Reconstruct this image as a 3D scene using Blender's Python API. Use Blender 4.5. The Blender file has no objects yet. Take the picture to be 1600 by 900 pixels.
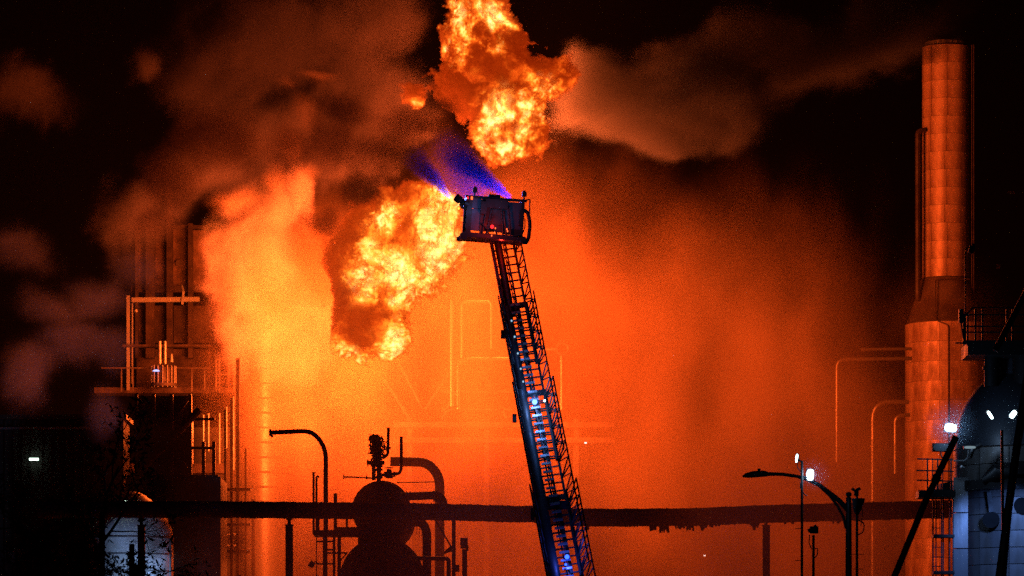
import bpy, bmesh, math, random
from mathutils import Vector, Matrix
random.seed(7)

# ------------------------------------------------------------------ camera
S = 6515.0                      # pixels (of the 1600 px wide photograph) per unit of tangent
CAMZ = 6.0
TILT = 0.1157
scene = bpy.context.scene
cam_d = bpy.data.cameras.new('camera')
cam = bpy.data.objects.new('camera', cam_d)
scene.collection.objects.link(cam)
scene.camera = cam
cam.location = (0, 0, CAMZ)
cam.rotation_euler = (math.radians(90), 0, 0)
cam_d.sensor_width = 36
cam_d.lens = 36 * S / 1600
cam_d.shift_y = TILT * S / 1600
cam_d.clip_start = 1
cam_d.clip_end = 3000

def P(px, py, Y):
    """a point at depth Y seen at photograph pixel (px, py)"""
    return Vector(((px - 800) / S * Y, Y, CAMZ + (450 - py) / S * Y + TILT * Y))

def M_(n, Y):                   # n photograph pixels at depth Y, in metres
    return n / S * Y

# ------------------------------------------------------------------ world, light, exposure
world = bpy.data.worlds.new('World')
scene.world = world
world.use_nodes = True
wn = world.node_tree
bg = wn.nodes['Background']
sky = wn.nodes.new('ShaderNodeTexSky')
sky.sky_type = 'NISHITA'
sky.sun_disc = False
sky.sun_elevation = math.radians(-6)
sky.sun_rotation = math.radians(150)
wn.links.new(sky.outputs[0], bg.inputs['Color'])
bg.inputs['Strength'].default_value = 0.004

scene.view_settings.view_transform = 'Standard'
scene.view_settings.look = 'None'
scene.view_settings.exposure = 0.0
scene.view_settings.gamma = 1.0
scene.render.engine = 'CYCLES'
cy = scene.cycles
cy.max_bounces = 4
cy.diffuse_bounces = 1
cy.glossy_bounces = 1
cy.transmission_bounces = 1
cy.volume_bounces = 0
cy.transparent_max_bounces = 8
cy.volume_step_rate = 1.0
cy.volume_max_steps = 512
cy.use_denoising = False
cy.use_adaptive_sampling = True
cy.adaptive_threshold = 0.02
cy.sample_clamp_indirect = 4
cy.sample_clamp_direct = 12
cy.use_light_tree = True
cy.time_limit = 1150

FIRE = (1.0, 0.115, 0.014)
def lamp(name, loc, power, color=FIRE, radius=1.5, kind='POINT', aim=None, spot=None):
    d = bpy.data.lights.new(name, kind)
    d.energy = power
    d.color = color
    if kind in ('POINT', 'SPOT'):
        d.shadow_soft_size = radius
    if spot:
        d.spot_size = math.radians(spot)
        d.spot_blend = 0.6
    o = bpy.data.objects.new(name, d)
    scene.collection.objects.link(o)
    o.location = loc
    if aim is not None:
        o.rotation_euler = (Vector(aim) - Vector(loc)).to_track_quat('-Z', 'Y').to_euler()
    return o

# the burning gas lights its surroundings
YF = 215.0
lamp('fire_light', P(405, 460, YF - 5), 13500, radius=2.5)
lamp('fire_light', P(490, 600, YF - 3), 46000, radius=3)
lamp('fire_light', P(650, 430, YF - 5), 21000, radius=2.5)
lamp('fire_light', P(800, 190, YF - 5), 26000, radius=2.0)
lamp('fire_light', P(840, 660, YF + 3), 5500, radius=3.0)  # added fill for fire light scattered in the fog; no flame here

# ------------------------------------------------------------------ node helper (geometry and shader nodes)
class G:
    def __init__(s, tree):
        s.t = tree
        s.n = tree.nodes
        s.l = tree.links
    def node(s, kind, **props):
        n = s.n.new(kind)
        for k, v in props.items():
            setattr(n, k, v)
        return n
    def put(s, sock, v):
        if isinstance(v, V):
            s.l.new(v.s, sock)
        elif v is not None:
            sock.default_value = v
    def m(s, op, *a, clamp=False):
        n = s.node('ShaderNodeMath', operation=op, use_clamp=clamp)
        for i, v in enumerate(a):
            s.put(n.inputs[i], v)
        return V(s, n.outputs[0])
    def vm(s, op, *a, scale=None):
        n = s.node('ShaderNodeVectorMath', operation=op)
        for i, v in enumerate(a):
            s.put(n.inputs[i], v)
        if scale is not None:
            s.put(n.inputs['Scale'], scale)
        return V(s, n.outputs['Value' if op in ('LENGTH', 'DISTANCE', 'DOT_PRODUCT') else 'Vector'])
    def noise(s, p, scale, detail=4, rough=0.55, dist=0.0, color=False, lac=2.0):
        n = s.node('ShaderNodeTexNoise')
        s.put(n.inputs['Vector'], p)
        n.inputs['Scale'].default_value = scale
        n.inputs['Detail'].default_value = detail
        n.inputs['Roughness'].default_value = rough
        n.inputs['Distortion'].default_value = dist
        n.inputs['Lacunarity'].default_value = lac
        return V(s, n.outputs['Color' if color else 0])
    def frame(s, p, deg, sx, sz):
        """coordinates turned in the x-z plane and stretched along that direction"""
        a = math.radians(deg)
        c = s.node('ShaderNodeCombineXYZ')
        s.put(c.inputs[0], s.vm('DOT_PRODUCT', p, (math.cos(a) * sx, 0, math.sin(a) * sx)))
        s.put(c.inputs[1], s.vm('DOT_PRODUCT', p, (0, 1, 0)))
        s.put(c.inputs[2], s.vm('DOT_PRODUCT', p, (-math.sin(a) * sz, 0, math.cos(a) * sz)))
        return V(s, c.outputs[0])
    def smooth(s, v, a, b, lo=0.0, hi=1.0):
        n = s.node('ShaderNodeMapRange', interpolation_type='SMOOTHSTEP')
        s.put(n.inputs['Value'], v)
        for k, x in zip(('From Min', 'From Max', 'To Min', 'To Max'), (a, b, lo, hi)):
            s.put(n.inputs[k], x)
        return V(s, n.outputs[0])
    def ramp(s, v, stops, interp='LINEAR'):
        n = s.node('ShaderNodeValToRGB')
        s.put(n.inputs[0], v)
        e = n.color_ramp.elements
        n.color_ramp.interpolation = interp
        while len(e) < len(stops):
            e.new(0.5)
        for el, (p, c) in zip(e, stops):
            el.position = p
            el.color = (*c, 1) if len(c) == 3 else c
        return V(s, n.outputs[0])
    def mixc(s, f, a, b, mode='MIX'):
        n = s.node('ShaderNodeMix', data_type='RGBA', blend_type=mode)
        s.put(n.inputs[0], f)
        s.put(n.inputs[6], a)
        s.put(n.inputs[7], b)
        return V(s, n.outputs[2])

class V:
    def __init__(s, g, sock): s.g, s.s = g, sock
    def __add__(a, b): return a.g.m('ADD', a, b)
    __radd__ = __add__
    def __sub__(a, b): return a.g.m('SUBTRACT', a, b)
    def __rsub__(a, b): return a.g.m('SUBTRACT', b, a)
    def __mul__(a, b): return a.g.m('MULTIPLY', a, b)
    __rmul__ = __mul__
    def __truediv__(a, b): return a.g.m('DIVIDE', a, b)
    def max(a, b): return a.g.m('MAXIMUM', a, b)
    def min(a, b): return a.g.m('MINIMUM', a, b)
    def abs(a): return a.g.m('ABSOLUTE', a)
    def clamp(a): return a.g.m('ADD', a, 0.0, clamp=True)

# ------------------------------------------------------------------ volumes (smoke, flame, steam)
def blob_field(g, p, blobs, k=0.25):
    """soft union of ellipsoids: 1 in a centre, 0 on its surface, negative outside"""
    out = None
    for (px, py, Y, rx, rz, ry, *w) in blobs:
        c = P(px, py, Y)
        r = (M_(rx, Y), ry, M_(rz, Y))
        d = g.vm('LENGTH', g.vm('DIVIDE', g.vm('SUBTRACT', p, tuple(c)), r))
        f = (1.0 - d)
        if w: f = f * w[0]
        out = f if out is None else g.m('SMOOTH_MAX', out, f, k)
    return out

def volume(name, lo, hi, voxel, field, material, label=None):
    me = bpy.data.meshes.new(name)
    o = bpy.data.objects.new(name, me)
    scene.collection.objects.link(o)
    t = bpy.data.node_groups.new(name, 'GeometryNodeTree')
    t.interface.new_socket('Geometry', in_out='OUTPUT', socket_type='NodeSocketGeometry')
    g = G(t)
    out = g.node('NodeGroupOutput')
    vc = g.node('GeometryNodeVolumeCube')
    lo, hi = Vector(lo), Vector(hi)
    vc.inputs['Min'].default_value = lo
    vc.inputs['Max'].default_value = hi
    for k, ax in zip('XYZ', range(3)):
        vc.inputs['Resolution ' + k].default_value = max(8, int((hi[ax] - lo[ax]) / voxel))
    pos = V(g, g.node('GeometryNodeInputPosition').outputs[0])
    g.put(vc.inputs['Density'], field(g, pos))
    sm = g.node('GeometryNodeSetMaterial')
    sm.inputs['Material'].default_value = material
    g.l.new(vc.outputs[0], sm.inputs[0])
    g.l.new(sm.outputs[0], out.inputs[0])
    md = o.modifiers.new('field', 'NODES')
    md.node_group = t
    me.materials.append(material)
    o['kind'] = 'stuff'
    if label: o['label'] = label
    return o

def bounds(blobs, pad=1.25):
    lo, hi = Vector((1e9,) * 3), Vector((-1e9,) * 3)
    for (px, py, Y, rx, rz, ry, *w) in blobs:
        c = P(px, py, Y); r = Vector((M_(rx, Y), ry, M_(rz, Y))) * pad
        for i in range(3):
            lo[i] = min(lo[i], c[i] - r[i]); hi[i] = max(hi[i], c[i] + r[i])
    return lo, hi

def vol_mat(name, build, step=1.0, samp='MULTIPLE_IMPORTANCE'):
    m = bpy.data.materials.new(name)
    m.use_nodes = True
    m.node_tree.nodes.clear()
    g = G(m.node_tree)
    out = g.node('ShaderNodeOutputMaterial')
    at = g.node('ShaderNodeAttribute', attribute_name='density')
    sh = build(g, V(g, at.outputs['Fac']))
    g.l.new(sh, out.inputs['Volume'])
    m.cycles.volume_step_rate = step
    m.cycles.homogeneous_volume = False
    m.cycles.volume_sampling = samp
    return m

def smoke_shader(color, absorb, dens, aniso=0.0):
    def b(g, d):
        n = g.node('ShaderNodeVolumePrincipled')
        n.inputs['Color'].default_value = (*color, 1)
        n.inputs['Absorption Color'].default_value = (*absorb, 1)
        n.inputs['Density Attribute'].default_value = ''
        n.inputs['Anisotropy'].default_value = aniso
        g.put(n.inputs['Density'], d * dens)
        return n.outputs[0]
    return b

def flame_shader(dens, stops, t0=.0, t1=.12):
    """soot that glows by its heat: what shows is the colour of the outer layer"""
    def b(g, d):
        n = g.node('ShaderNodeVolumePrincipled')
        n.inputs['Color'].default_value = (.25, .15, .1, 1)
        n.inputs['Density Attribute'].default_value = ''
        dd = g.smooth(d, t0, t1)
        g.put(n.inputs['Density'], dd * dens)
        g.put(n.inputs['Emission Color'], g.ramp(d, [(p, tuple(x / 4 for x in c)) for p, c in stops]))
        g.put(n.inputs['Emission Strength'], dd * (4 * dens))
        return n.outputs[0]
    return b
# ---- the fog of steam and smoke that the fire lights from inside
FOG = [  # px, py, depth, rx px, rz px, ry m
    (508, 600, 212, 176, 330, 30),
    (640, 850, 190, 330, 200, 34),
    (700, 880, 150, 480, 190, 22, .75),
    (1200, 880, 156, 330, 230, 26, .9),
    (760, 640, 210, 380, 440, 38),
    (1150, 740, 212, 400, 380, 34, .9),
    (860, 510, 215, 240, 270, 32, .9),
    (1100, 540, 214, 320, 210, 28, .6),
]
def warp(g, p, scale, amp, detail=3, rough=.55):
    return g.vm('ADD', p, g.vm('SCALE', g.vm('SUBTRACT', g.noise(p, scale, detail, rough, color=True), (.5, .5, .5)), scale=amp))
def fog_field(g, p):
    w = warp(g, p, 0.05, 9.0)
    f = blob_field(g, w, FOG, 0.3)
    q = g.vm('MULTIPLY', warp(g, p, .12, 5.0), (1, .5, .45))
    n = g.noise(q, 0.16, 6, 0.62)
    n2 = g.smooth(g.noise(q, 0.35, 5, 0.6), .35, .65)
    return g.smooth(f + (n - 0.5) * 1.8, 0.0, 0.7) * (n2 * .95 + .22)
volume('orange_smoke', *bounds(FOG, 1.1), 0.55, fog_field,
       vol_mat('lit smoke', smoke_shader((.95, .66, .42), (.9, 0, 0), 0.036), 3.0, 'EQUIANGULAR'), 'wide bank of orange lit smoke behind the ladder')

def cloud_field(blobs, big=(.22, 2.5), fine=(.8, .8), amp=1.0, nscale=.5, lo=.05, hi=.35, k=.25):
    def f(g, p):
        w = warp(g, p, big[0], big[1], 2)
        w = warp(g, w, fine[0], fine[1], 4, .6)
        s = blob_field(g, w, blobs, k)
        bil = ((g.noise(w, nscale, 6, 0.6) - 0.5) * 2.0).abs()
        return g.smooth(s + (bil - 0.2) * amp, lo, hi)
    return f

# brown smoke canopy, lit from the upper fire
def canopy_field(blobs, amp=1.6, lo=.05, hi=.3, cut=1.0, deg=0, sx=1.0, holes=.8):
    def f(g, p):
        w = warp(g, p, .10, 5.0, 2)
        w = warp(g, w, .35, 2.4, 6, .68)
        s = blob_field(g, w, blobs, .35)
        q = g.frame(w, deg, sx, 1.0) if sx != 1.0 else w
        n = g.noise(q, .25, 8, .68)
        bil = ((g.noise(q, .5, 7, .68) - .5) * 2).abs()
        n3 = g.noise(q, .45, 7, .66)
        return g.smooth(s + (n - .5) * amp + (bil - .2) * cut, lo, hi) * (g.smooth(n3, .38, .62) * holes + (1 - holes))
    return f
CAN_R = [(960, 150, 207, 120, 75, 4), (1070, 130, 207, 130, 75, 5), (1140, 150, 206, 70, 60, 4), (930, 110, 207, 60, 60, 4), (1290, 95, 209, 100, 55, 4), (1390, 40, 210, 90, 70, 5), (1230, 120, 209, 60, 45, 3), (1180, 60, 210, 90, 50, 4), (1010, 205, 207, 80, 30, 3)]
volume('brown_smoke', *bounds(CAN_R, 1.4), 0.2, canopy_field(CAN_R, 1.7, -.2, .5, 1.0, 10, .5, .6),
       vol_mat('brown smoke', smoke_shader((.095, .11, .17), (.2, .2, .2), 1.5), 1.5), 'brown smoke drifting right of the upper fireball')
CAN_L = [(440, 80, 209, 150, 90, 5), (330, 120, 209, 90, 80, 4), (540, 110, 209, 90, 80, 4), (580, 30, 210, 90, 60, 4), (45, 145, 212, 80, 60, 4), (240, 100, 212, 30, 30, 2), (600, 170, 209, 70, 70, 4), (420, 220, 209, 120, 80, 4), (320, 280, 210, 90, 70, 4), (520, 250, 209, 90, 60, 4), (240, 340, 211, 90, 50, 4)]
volume('brown_smoke', *bounds(CAN_L, 1.4), 0.19, canopy_field(CAN_L, 1.9, -.12, .65, 1.0, 52, .4, .95),
       vol_mat('brown smoke left', smoke_shader((.072, .066, .09), (.2, .2, .2), 1.3), 1.5), 'brown smoke drifting left of the upper fireball')
# pale glowing cloud left of the fire
GLOWC = [(395, 430, 219, 68, 115, 4), (440, 400, 219, 60, 100, 4), (365, 400, 220, 42, 70, 3), (430, 530, 219, 80, 100, 4), (490, 500, 220, 60, 90, 4), (455, 330, 218, 50, 60, 2.8), (490, 290, 217, 34, 44, 2.0), (362, 540, 220, 40, 70, 3), (400, 320, 219, 60, 40, 2.4)]
volume('glowing_cloud', *bounds(GLOWC, 1.35), 0.15, canopy_field(GLOWC, 1.5, 0, .5, 1.0, 60, .6, .8),
       vol_mat('pale smoke', smoke_shader((.98, .80, .95), (.8, .4, .5), 0.6, -.1), 1.5), 'pale yellow cloud of smoke left of the fireball')
# lit wisps among the soot
WISP = [(505, 132, 207, 40, 12, 1.0), (455, 146, 207, 34, 9, .8), (455, 225, 208, 26, 50, 1.2), (490, 275, 208, 26, 30, 1.0), (425, 285, 208, 40, 26, 1.2), (360, 305, 209, 50, 24, 1.4), (480, 190, 208, 26, 30, .9)]
def wisp_field(g, p):
    w = warp(g, p, .2, 3.0, 2)
    w = warp(g, w, .9, 1.3, 6, .66)
    return g.smooth(blob_field(g, w, WISP, .3) + (g.noise(w, .6, 7, .66) - .5) * 1.3, .0, .9)
volume('lit_wisps', *bounds(WISP, 1.5), 0.12, wisp_field,
       vol_mat('lit wisp', smoke_shader((.7, .5, .4), (.4, .2, .2), 0.22), 1.5), 'orange lit wisps of smoke above the left cloud')
# soot black smoke rolling in front of the fire
SOOT = [(690, 165, 196, 40, 26, 1.6), (668, 200, 196, 46, 24, 1.6), (500, 330, 194, 40, 30, 1.8), (580, 285, 194, 60, 24, 2.0), (620, 235, 193, 60, 34, 2.2), (540, 230, 193, 70, 45, 2.2), (450, 240, 194, 60, 45, 2.6), (340, 230, 195, 90, 60, 3), (640, 190, 192, 50, 40, 2.0), (560, 180, 192, 60, 40, 2.4), (260, 280, 196, 70, 60, 3), (235, 345, 197, 60, 30, 2)]
volume('dark_smoke', *bounds(SOOT, 1.3), 0.18, cloud_field(SOOT, big=(.2, 3.5), fine=(.7, 1.2), amp=1.2, lo=0, hi=.5),
       vol_mat('soot smoke', smoke_shader((.05, .04, .035), (.1, .06, .05), 0.7), 1.5), 'dark soot smoke between the two fireballs')
SHADE_SMOKE = [(262, 700, 178, 80, 55, 2.5), (300, 820, 178, 62, 110, 2.5), (190, 730, 178, 60, 60, 2.5), (240, 850, 178, 90, 60, 2.5), (250, 610, 178, 40, 30, 1.5), (340, 880, 178, 50, 60, 2)]  # low-albedo smoke added to darken the area below the furnace
volume('dark_smoke', *bounds(SHADE_SMOKE, 1.3), 0.3, canopy_field(SHADE_SMOKE, .9, 0, .4, .6, holes=.4),
       vol_mat('low shade smoke', smoke_shader((.03, .03, .035), (.1, .06, .05), 0.75), 1.5), 'dark smoke added for shade low in front of the furnace')
TOPS = [(1478, 30, 243, 44, 44, 2.2), (1440, 80, 243, 30, 40, 1.6), (1500, 10, 243, 40, 30, 2)]
volume('dark_smoke', *bounds(TOPS, 1.3), 0.3, canopy_field(TOPS, 1.2, 0, .5),
       vol_mat('stack soot', smoke_shader((.02, .02, .02), (0, 0, 0), 0.8), 1.5), 'black smoke wrapped round the chimney top')
# grey steam plume at the far left
PLUME = [(100, 530, 184, 100, 65, 3.5), (30, 590, 184, 60, 60, 3.5), (172, 650, 183, 40, 62, 2.2), (130, 450, 185, 80, 55, 3.5), (205, 400, 186, 60, 60, 3), (50, 480, 185, 70, 50, 3), (20, 400, 185, 60, 40, 3), (180, 560, 184, 40, 50, 2)]
volume('steam_plume', *bounds(PLUME, 1.4), 0.22, canopy_field(PLUME, 1.4, 0, .8, 1.0, 40, .6, .7),
       vol_mat('steam', smoke_shader((.30, .30, .42), (.2, .2, .2), 0.5), 1.5), 'dull brown steam drifting at the far left')

BALL1 = [
    (640, 385, 197, 82, 88, 3.2),
    (585, 480, 197, 66, 72, 2.6),
    (580, 400, 199, 66, 84, 2.8),
    (600, 520, 196, 42, 36, 1.6),
    (545, 520, 196, 30, 38, 1.6),
    (680, 350, 195, 42, 60, 2.0),
]
BALL2 = [
    (745, 10, 202, 50, 60, 2.4),
    (765, 80, 202, 70, 75, 2.8),
    (800, 150, 202, 66, 60, 2.6),
    (792, 200, 202, 68, 40, 2.2),
    (725, 140, 203, 52, 48, 2.0),
    (878, 118, 202, 24, 26, 1.0),
    (646, 145, 203, 20, 22, .8),
    (845, 130, 202, 44, 40, 1.8),
    (730, 60, 203, 40, 70, 2.0),
]
HOT1 = [(695, 360, 195, 42, 85, 5), (655, 450, 195, 45, 38, 5), (610, 410, 194, 26, 30, 4), (545, 555, 195, 42, 16, 5), (618, 535, 195, 26, 30, 5), (575, 420, 195, 18, 40, 5), (600, 350, 196, 26, 20, 4)]
COLD1 = [(500, 370, 198, 62, 95, 5), (535, 440, 196, 30, 30, 5), (530, 300, 198, 60, 34, 5)]
COLD2 = [(700, 160, 202, 60, 36, 5), (765, 90, 202, 16, 40, 5), (810, 60, 202, 20, 40, 5)]
HOT2 = [(780, 215, 200, 45, 26, 6), (800, 170, 200, 60, 30, 6), (850, 145, 200, 30, 35, 6), (715, 50, 200, 25, 45, 6), (775, 40, 200, 30, 35, 6), (745, 0, 200, 50, 16, 6), (646, 148, 200, 10, 10, 6)]
def ball_field(blobs, hot, base=0.25, gain=0.75, crease=.45, floor=.1, cold=()):
    def f(g, p):
        w = warp(g, p, .22, 2.6, 2)
        w = warp(g, w, .8, 1.9, 6, .66)
        s = blob_field(g, w, blobs, 0.25)
        bil = ((g.noise(w, 0.9, 7, 0.66) - 0.5) * 2.0).abs()
        s2 = s + (bil - 0.18) * 1.1
        hull = g.smooth(s2, -.04, 0.05)
        w2 = warp(g, p, .6, 2.4, 5, .64)
        tn = g.noise(w2, 0.9, 10, 0.76)
        tr = ((g.noise(w2, 0.42, 8, 0.68) - 0.5) * 2.0).abs()
        fil = ((g.noise(w2, 1.2, 3, 0.55) - 0.5) * 2.0).abs()
        h = g.smooth(blob_field(g, w, hot, 0.3), -0.8, 0.6)
        T = (tn - 0.5) * 2.0 - g.smooth(tr, .20, .0) * crease + g.smooth(fil, .09, .0) * (h * .42 + .06) + base + h * gain
        T = T - g.smooth(blob_field(g, w, cold, 0.3), -.35, .6) * .5
        return hull * g.m('MAXIMUM', T, (g.noise(w2, 2.2, 4, .6) - .5) * .22 + floor, clamp=True)
    return f
FLAME_STOPS = [(0.0, (.05, .002, .0)), (.12, (.16, .008, .0)), (.3, (.7, .06, .003)), (.48, (1.5, .22, .012)), (.64, (2.4, .62, .035)), (.8, (3, 1.3, .18)), (1, (4, 2.4, .9))]
flame_m = vol_mat('flame', flame_shader(3.0, FLAME_STOPS, .09, .17), 1.0)
flame_top = vol_mat('sooty flame', flame_shader(3.0, FLAME_STOPS, .07, .14), 1.0)
volume('flame_cloud', *bounds(BALL1, 1.4), 0.075, ball_field(BALL1, HOT1, .33, .58, .2, .22, COLD1), flame_m, 'bright rolling fireball left of the bucket')
volume('flame_cloud', *bounds(BALL2, 1.4), 0.08, ball_field(BALL2, HOT2, .36, .62, .9, .16, COLD2), flame_top, 'tall fireball rising above the bucket')

# ---- two water fog jets thrown up and left by the bucket's nozzles, blue light partly put into their colour
JETS = [((704, 308), (640, 236), 142.2, .07, .22), ((797, 309), (676, 218), 143.2, .09, .21), ((752, 306), (672, 222), 143.0, .75, .12)]
def jet_field(g, p):
    out = None
    for (a, b, Y, r0, k) in JETS:
        A, B = P(a[0], a[1], Y), P(b[0], b[1], Y + 1.0)
        d = (B - A); L = d.length; d.normalize()
        q = g.vm('SUBTRACT', warp(g, p, 1.2, .25, 4), tuple(A))
        t = g.vm('DOT_PRODUCT', q, tuple(d))
        perp = g.vm('LENGTH', g.vm('SUBTRACT', q, g.vm('SCALE', tuple(d), scale=t)))
        u = perp / (t.max(0) * k + r0)
        f = (.10 if r0 > .5 else 1.0) * g.smooth(u, 1.1, .25) * g.smooth(t, -.02, .1) * g.smooth(t, L, L * .25)
        out = f if out is None else out.max(f)
    return out
lo = P(600, 330, 140.5); hi = P(840, 190, 145.5)
volume('water_spray', (lo.x, 139.5, lo.z), (hi.x, 146, hi.z), .05, jet_field,
       vol_mat('water fog', smoke_shader((.04, .06, .85), (.02, .01, .3), 7.0), 1.0), 'water spray tinted blue, thrown up left by the bucket nozzles')
# ------------------------------------------------------------------ materials of solid things
def mat(name, col, rough=0.6, metal=0.0, var=0.3, scale=1.5, bump=0.15, dirt=None, rand=0.0, stretch=(1, 1, 1)):
    m = bpy.data.materials.new(name)
    m.use_nodes = True
    g = G(m.node_tree)
    b = m.node_tree.nodes['Principled BSDF']
    tc = g.node('ShaderNodeTexCoord')
    mp = g.node('ShaderNodeMapping')
    mp.inputs['Scale'].default_value = stretch
    g.l.new(tc.outputs['Object'], mp.inputs[0])
    p = V(g, mp.outputs[0])
    n = g.noise(p, scale, 6, 0.6)
    f = g.smooth(n, 0.3, 0.75)
    dark = tuple(c * (1 - var) for c in (dirt or col))
    c = g.mixc(f, (*dark, 1), (*col, 1))
    if rand:
        oi = g.node('ShaderNodeObjectInfo')
        k = V(g, oi.outputs['Random']) * rand + (1 - rand)
        hs = g.node('ShaderNodeHueSaturation')
        g.put(hs.inputs['Value'], k)
        g.put(hs.inputs['Color'], c)
        c = V(g, hs.outputs[0])
    g.put(b.inputs['Base Color'], c)
    b.inputs['Metallic'].default_value = metal
    g.put(b.inputs['Roughness'], g.smooth(n, 0.2, 0.8, min(1, rough + .15), max(.1, rough - .1)))
    bp = g.node('ShaderNodeBump')
    bp.inputs['Strength'].default_value = bump
    bp.inputs['Distance'].default_value = 0.03
    g.put(bp.inputs['Height'], g.noise(p, scale * 6, 4))
    g.l.new(bp.outputs[0], b.inputs['Normal'])
    return m

def glow(name, col, strength):
    m = bpy.data.materials.new(name)
    m.use_nodes = True
    g = G(m.node_tree)
    m.node_tree.nodes.clear()
    out = g.node('ShaderNodeOutputMaterial')
    e = g.node('ShaderNodeEmission')
    e.inputs[0].default_value = (*col, 1)
    e.inputs[1].default_value = strength
    g.l.new(e.outputs[0], out.inputs[0])
    m.cycles.emission_sampling = 'NONE'
    return m

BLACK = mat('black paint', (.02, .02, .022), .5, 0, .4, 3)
STEEL = mat('weathered steel', (.09, .075, .065), .6, .3, .5, 1.2, dirt=(.07, .04, .025))
RUST = mat('rusty steel', (.045, .026, .02), .8, 0, .5, 1.0, .3, dirt=(.03, .013, .008))
GALV = mat('galvanised steel', (.32, .32, .32), .4, .6, .3, 2)
ALU = mat('ladder aluminium', (.30, .31, .33), .35, .7, .3, 3)
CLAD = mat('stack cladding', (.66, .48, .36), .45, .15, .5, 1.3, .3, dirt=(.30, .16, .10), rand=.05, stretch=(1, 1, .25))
CLADB = mat('tower cladding', (.42, .43, .45), .42, .3, .4, 1.2, .12, dirt=(.3, .27, .24), rand=.25, stretch=(1, 1, .3))
MATT = mat('matt black', (.006, .006, .007), .95)
JOINT = mat('dark joint', (.06, .04, .03), .8)
INSUL = mat('pipe lagging', (.13, .08, .06), .9, 0, .5, 1.5, .6, dirt=(.08, .04, .03))
LPIPE = mat('clad pipe', (.19, .175, .15), .35, .6, .3, 1)
ICE = mat('ice', (.5, .5, .52), .3, 0, .2, 4, .3)
CONC = mat('concrete', (.3, .28, .25), .9, 0, .3, .8)
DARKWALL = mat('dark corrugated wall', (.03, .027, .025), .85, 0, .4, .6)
TANKP = mat('white tank paint', (.7, .72, .74), .45, 0, .25, .8, .1, dirt=(.5, .48, .44))
HOSE = mat('hose rubber', (.03, .02, .02), .6, 0, .3, 4)
BARK = mat('bark', (.05, .04, .03), .9, 0, .4, 5, .5)
LEAF = mat('leaves', (.05, .07, .03), .7, 0, .4, 2)
WHITEL = glow('floodlight lens', (.72, .9, 1.0), 14)
WHITES = glow('lit lens', (.7, .95, 1.0), 8)
BLUEL = glow('blue strobe lens', (.10, .22, 1.0), 5)
BLUED = glow('deep blue strobe lens', (.02, .07, 1.0), 5)
REDL = glow('red lamp lens', (1.0, .015, .02), 3)
REDD = glow('orange marker lens', (1.0, .12, .03), 2.5)
YELL = glow('yellow marker lens', (1.0, .5, .05), 3)
SPARK = glow('distant lamp lens', (1.0, .6, .5), 3)
GREENW = glow('distant white lens', (.7, 1.0, .8), 4)

# ------------------------------------------------------------------ mesh helpers
class MB:
    def __init__(s): s.b = bmesh.new()
    def box(s, c, d, R=None):
        c = Vector(c)
        vs = []
        for sx in (-.5, .5):
            for sy in (-.5, .5):
                for sz in (-.5, .5):
                    v = Vector((sx * d[0], sy * d[1], sz * d[2]))
                    if R: v = R @ v
                    vs.append(s.b.verts.new(c + v))
        for f in ((0, 1, 3, 2), (4, 6, 7, 5), (0, 4, 5, 1), (2, 3, 7, 6), (0, 2, 6, 4), (1, 5, 7, 3)):
            s.b.faces.new([vs[i] for i in f])
        return s
    def bar(s, a, b, w, h=None, up=(0, 0, 1)):
        a, b = Vector(a), Vector(b)
        if up == (0, 1, 0): w, h = h, w          # slabs: depth first, then height
        z = (b - a)
        L = z.length
        z.normalize()
        up = Vector(up)
        if abs(z.dot(up)) > .97: up = Vector((0, 1, 0))
        x = up.cross(z).normalized(); y = z.cross(x)
        R = Matrix((x, y, z)).transposed()
        return s.box((a + b) / 2, (w, h or w, L), R)
    def tube(s, pts, r, n=8, caps=True):
        pts = [Vector(p) for p in pts]
        rs = r if isinstance(r, (list, tuple)) else [r] * len(pts)
        rings = []
        t0 = (pts[1] - pts[0]).normalized()
        x = t0.orthogonal().normalized()
        for i, p in enumerate(pts):
            t = (pts[min(i + 1, len(pts) - 1)] - pts[max(i - 1, 0)]).normalized()
            x = (x - t * x.dot(t)).normalized()
            y = t.cross(x)
            rings.append([s.b.verts.new(p + (x * math.cos(2 * math.pi * k / n) + y * math.sin(2 * math.pi * k / n)) * rs[i]) for k in range(n)])
        for A, B in zip(rings, rings[1:]):
            for k in range(n):
                f = s.b.faces.new((A[k], A[(k + 1) % n], B[(k + 1) % n], B[k])); f.smooth = n > 6
        if caps:
            s.b.faces.new(rings[0][::-1]); s.b.faces.new(rings[-1])
        return s
    def lathe(s, c, prof, n=24):
        c = Vector(c)
        rings = [[s.b.verts.new(c + Vector((r * math.cos(2 * math.pi * k / n), r * math.sin(2 * math.pi * k / n), z))) for k in range(n)] for r, z in prof]
        for A, B in zip(rings, rings[1:]):
            for k in range(n):
                f = s.b.faces.new((A[k], A[(k + 1) % n], B[(k + 1) % n], B[k])); f.smooth = True
        s.b.faces.new(rings[0][::-1]); s.b.faces.new(rings[-1])
        return s
    def mesh(s, name, m, origin=(0, 0, 0)):
        bmesh.ops.translate(s.b, verts=s.b.verts, vec=-Vector(origin))
        bmesh.ops.recalc_face_normals(s.b, faces=s.b.faces)
        me = bpy.data.meshes.new(name)
        s.b.to_mesh(me); s.b.free()
        me.set_sharp_from_angle(angle=math.radians(35))
        me.materials.append(m)
        return me

def link(name, me, parent=None, loc=(0, 0, 0)):
    o = bpy.data.objects.new(name, me)
    scene.collection.objects.link(o)
    if parent: o.parent = parent
    o.location = loc
    return o

def thing(name, label, cat, loc, group=None):
    o = bpy.data.objects.new(name, None)
    scene.collection.objects.link(o)
    o.location = loc
    o['label'] = label; o['category'] = cat
    o['org'] = list(loc)
    if group: o['group'] = group
    return o

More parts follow.
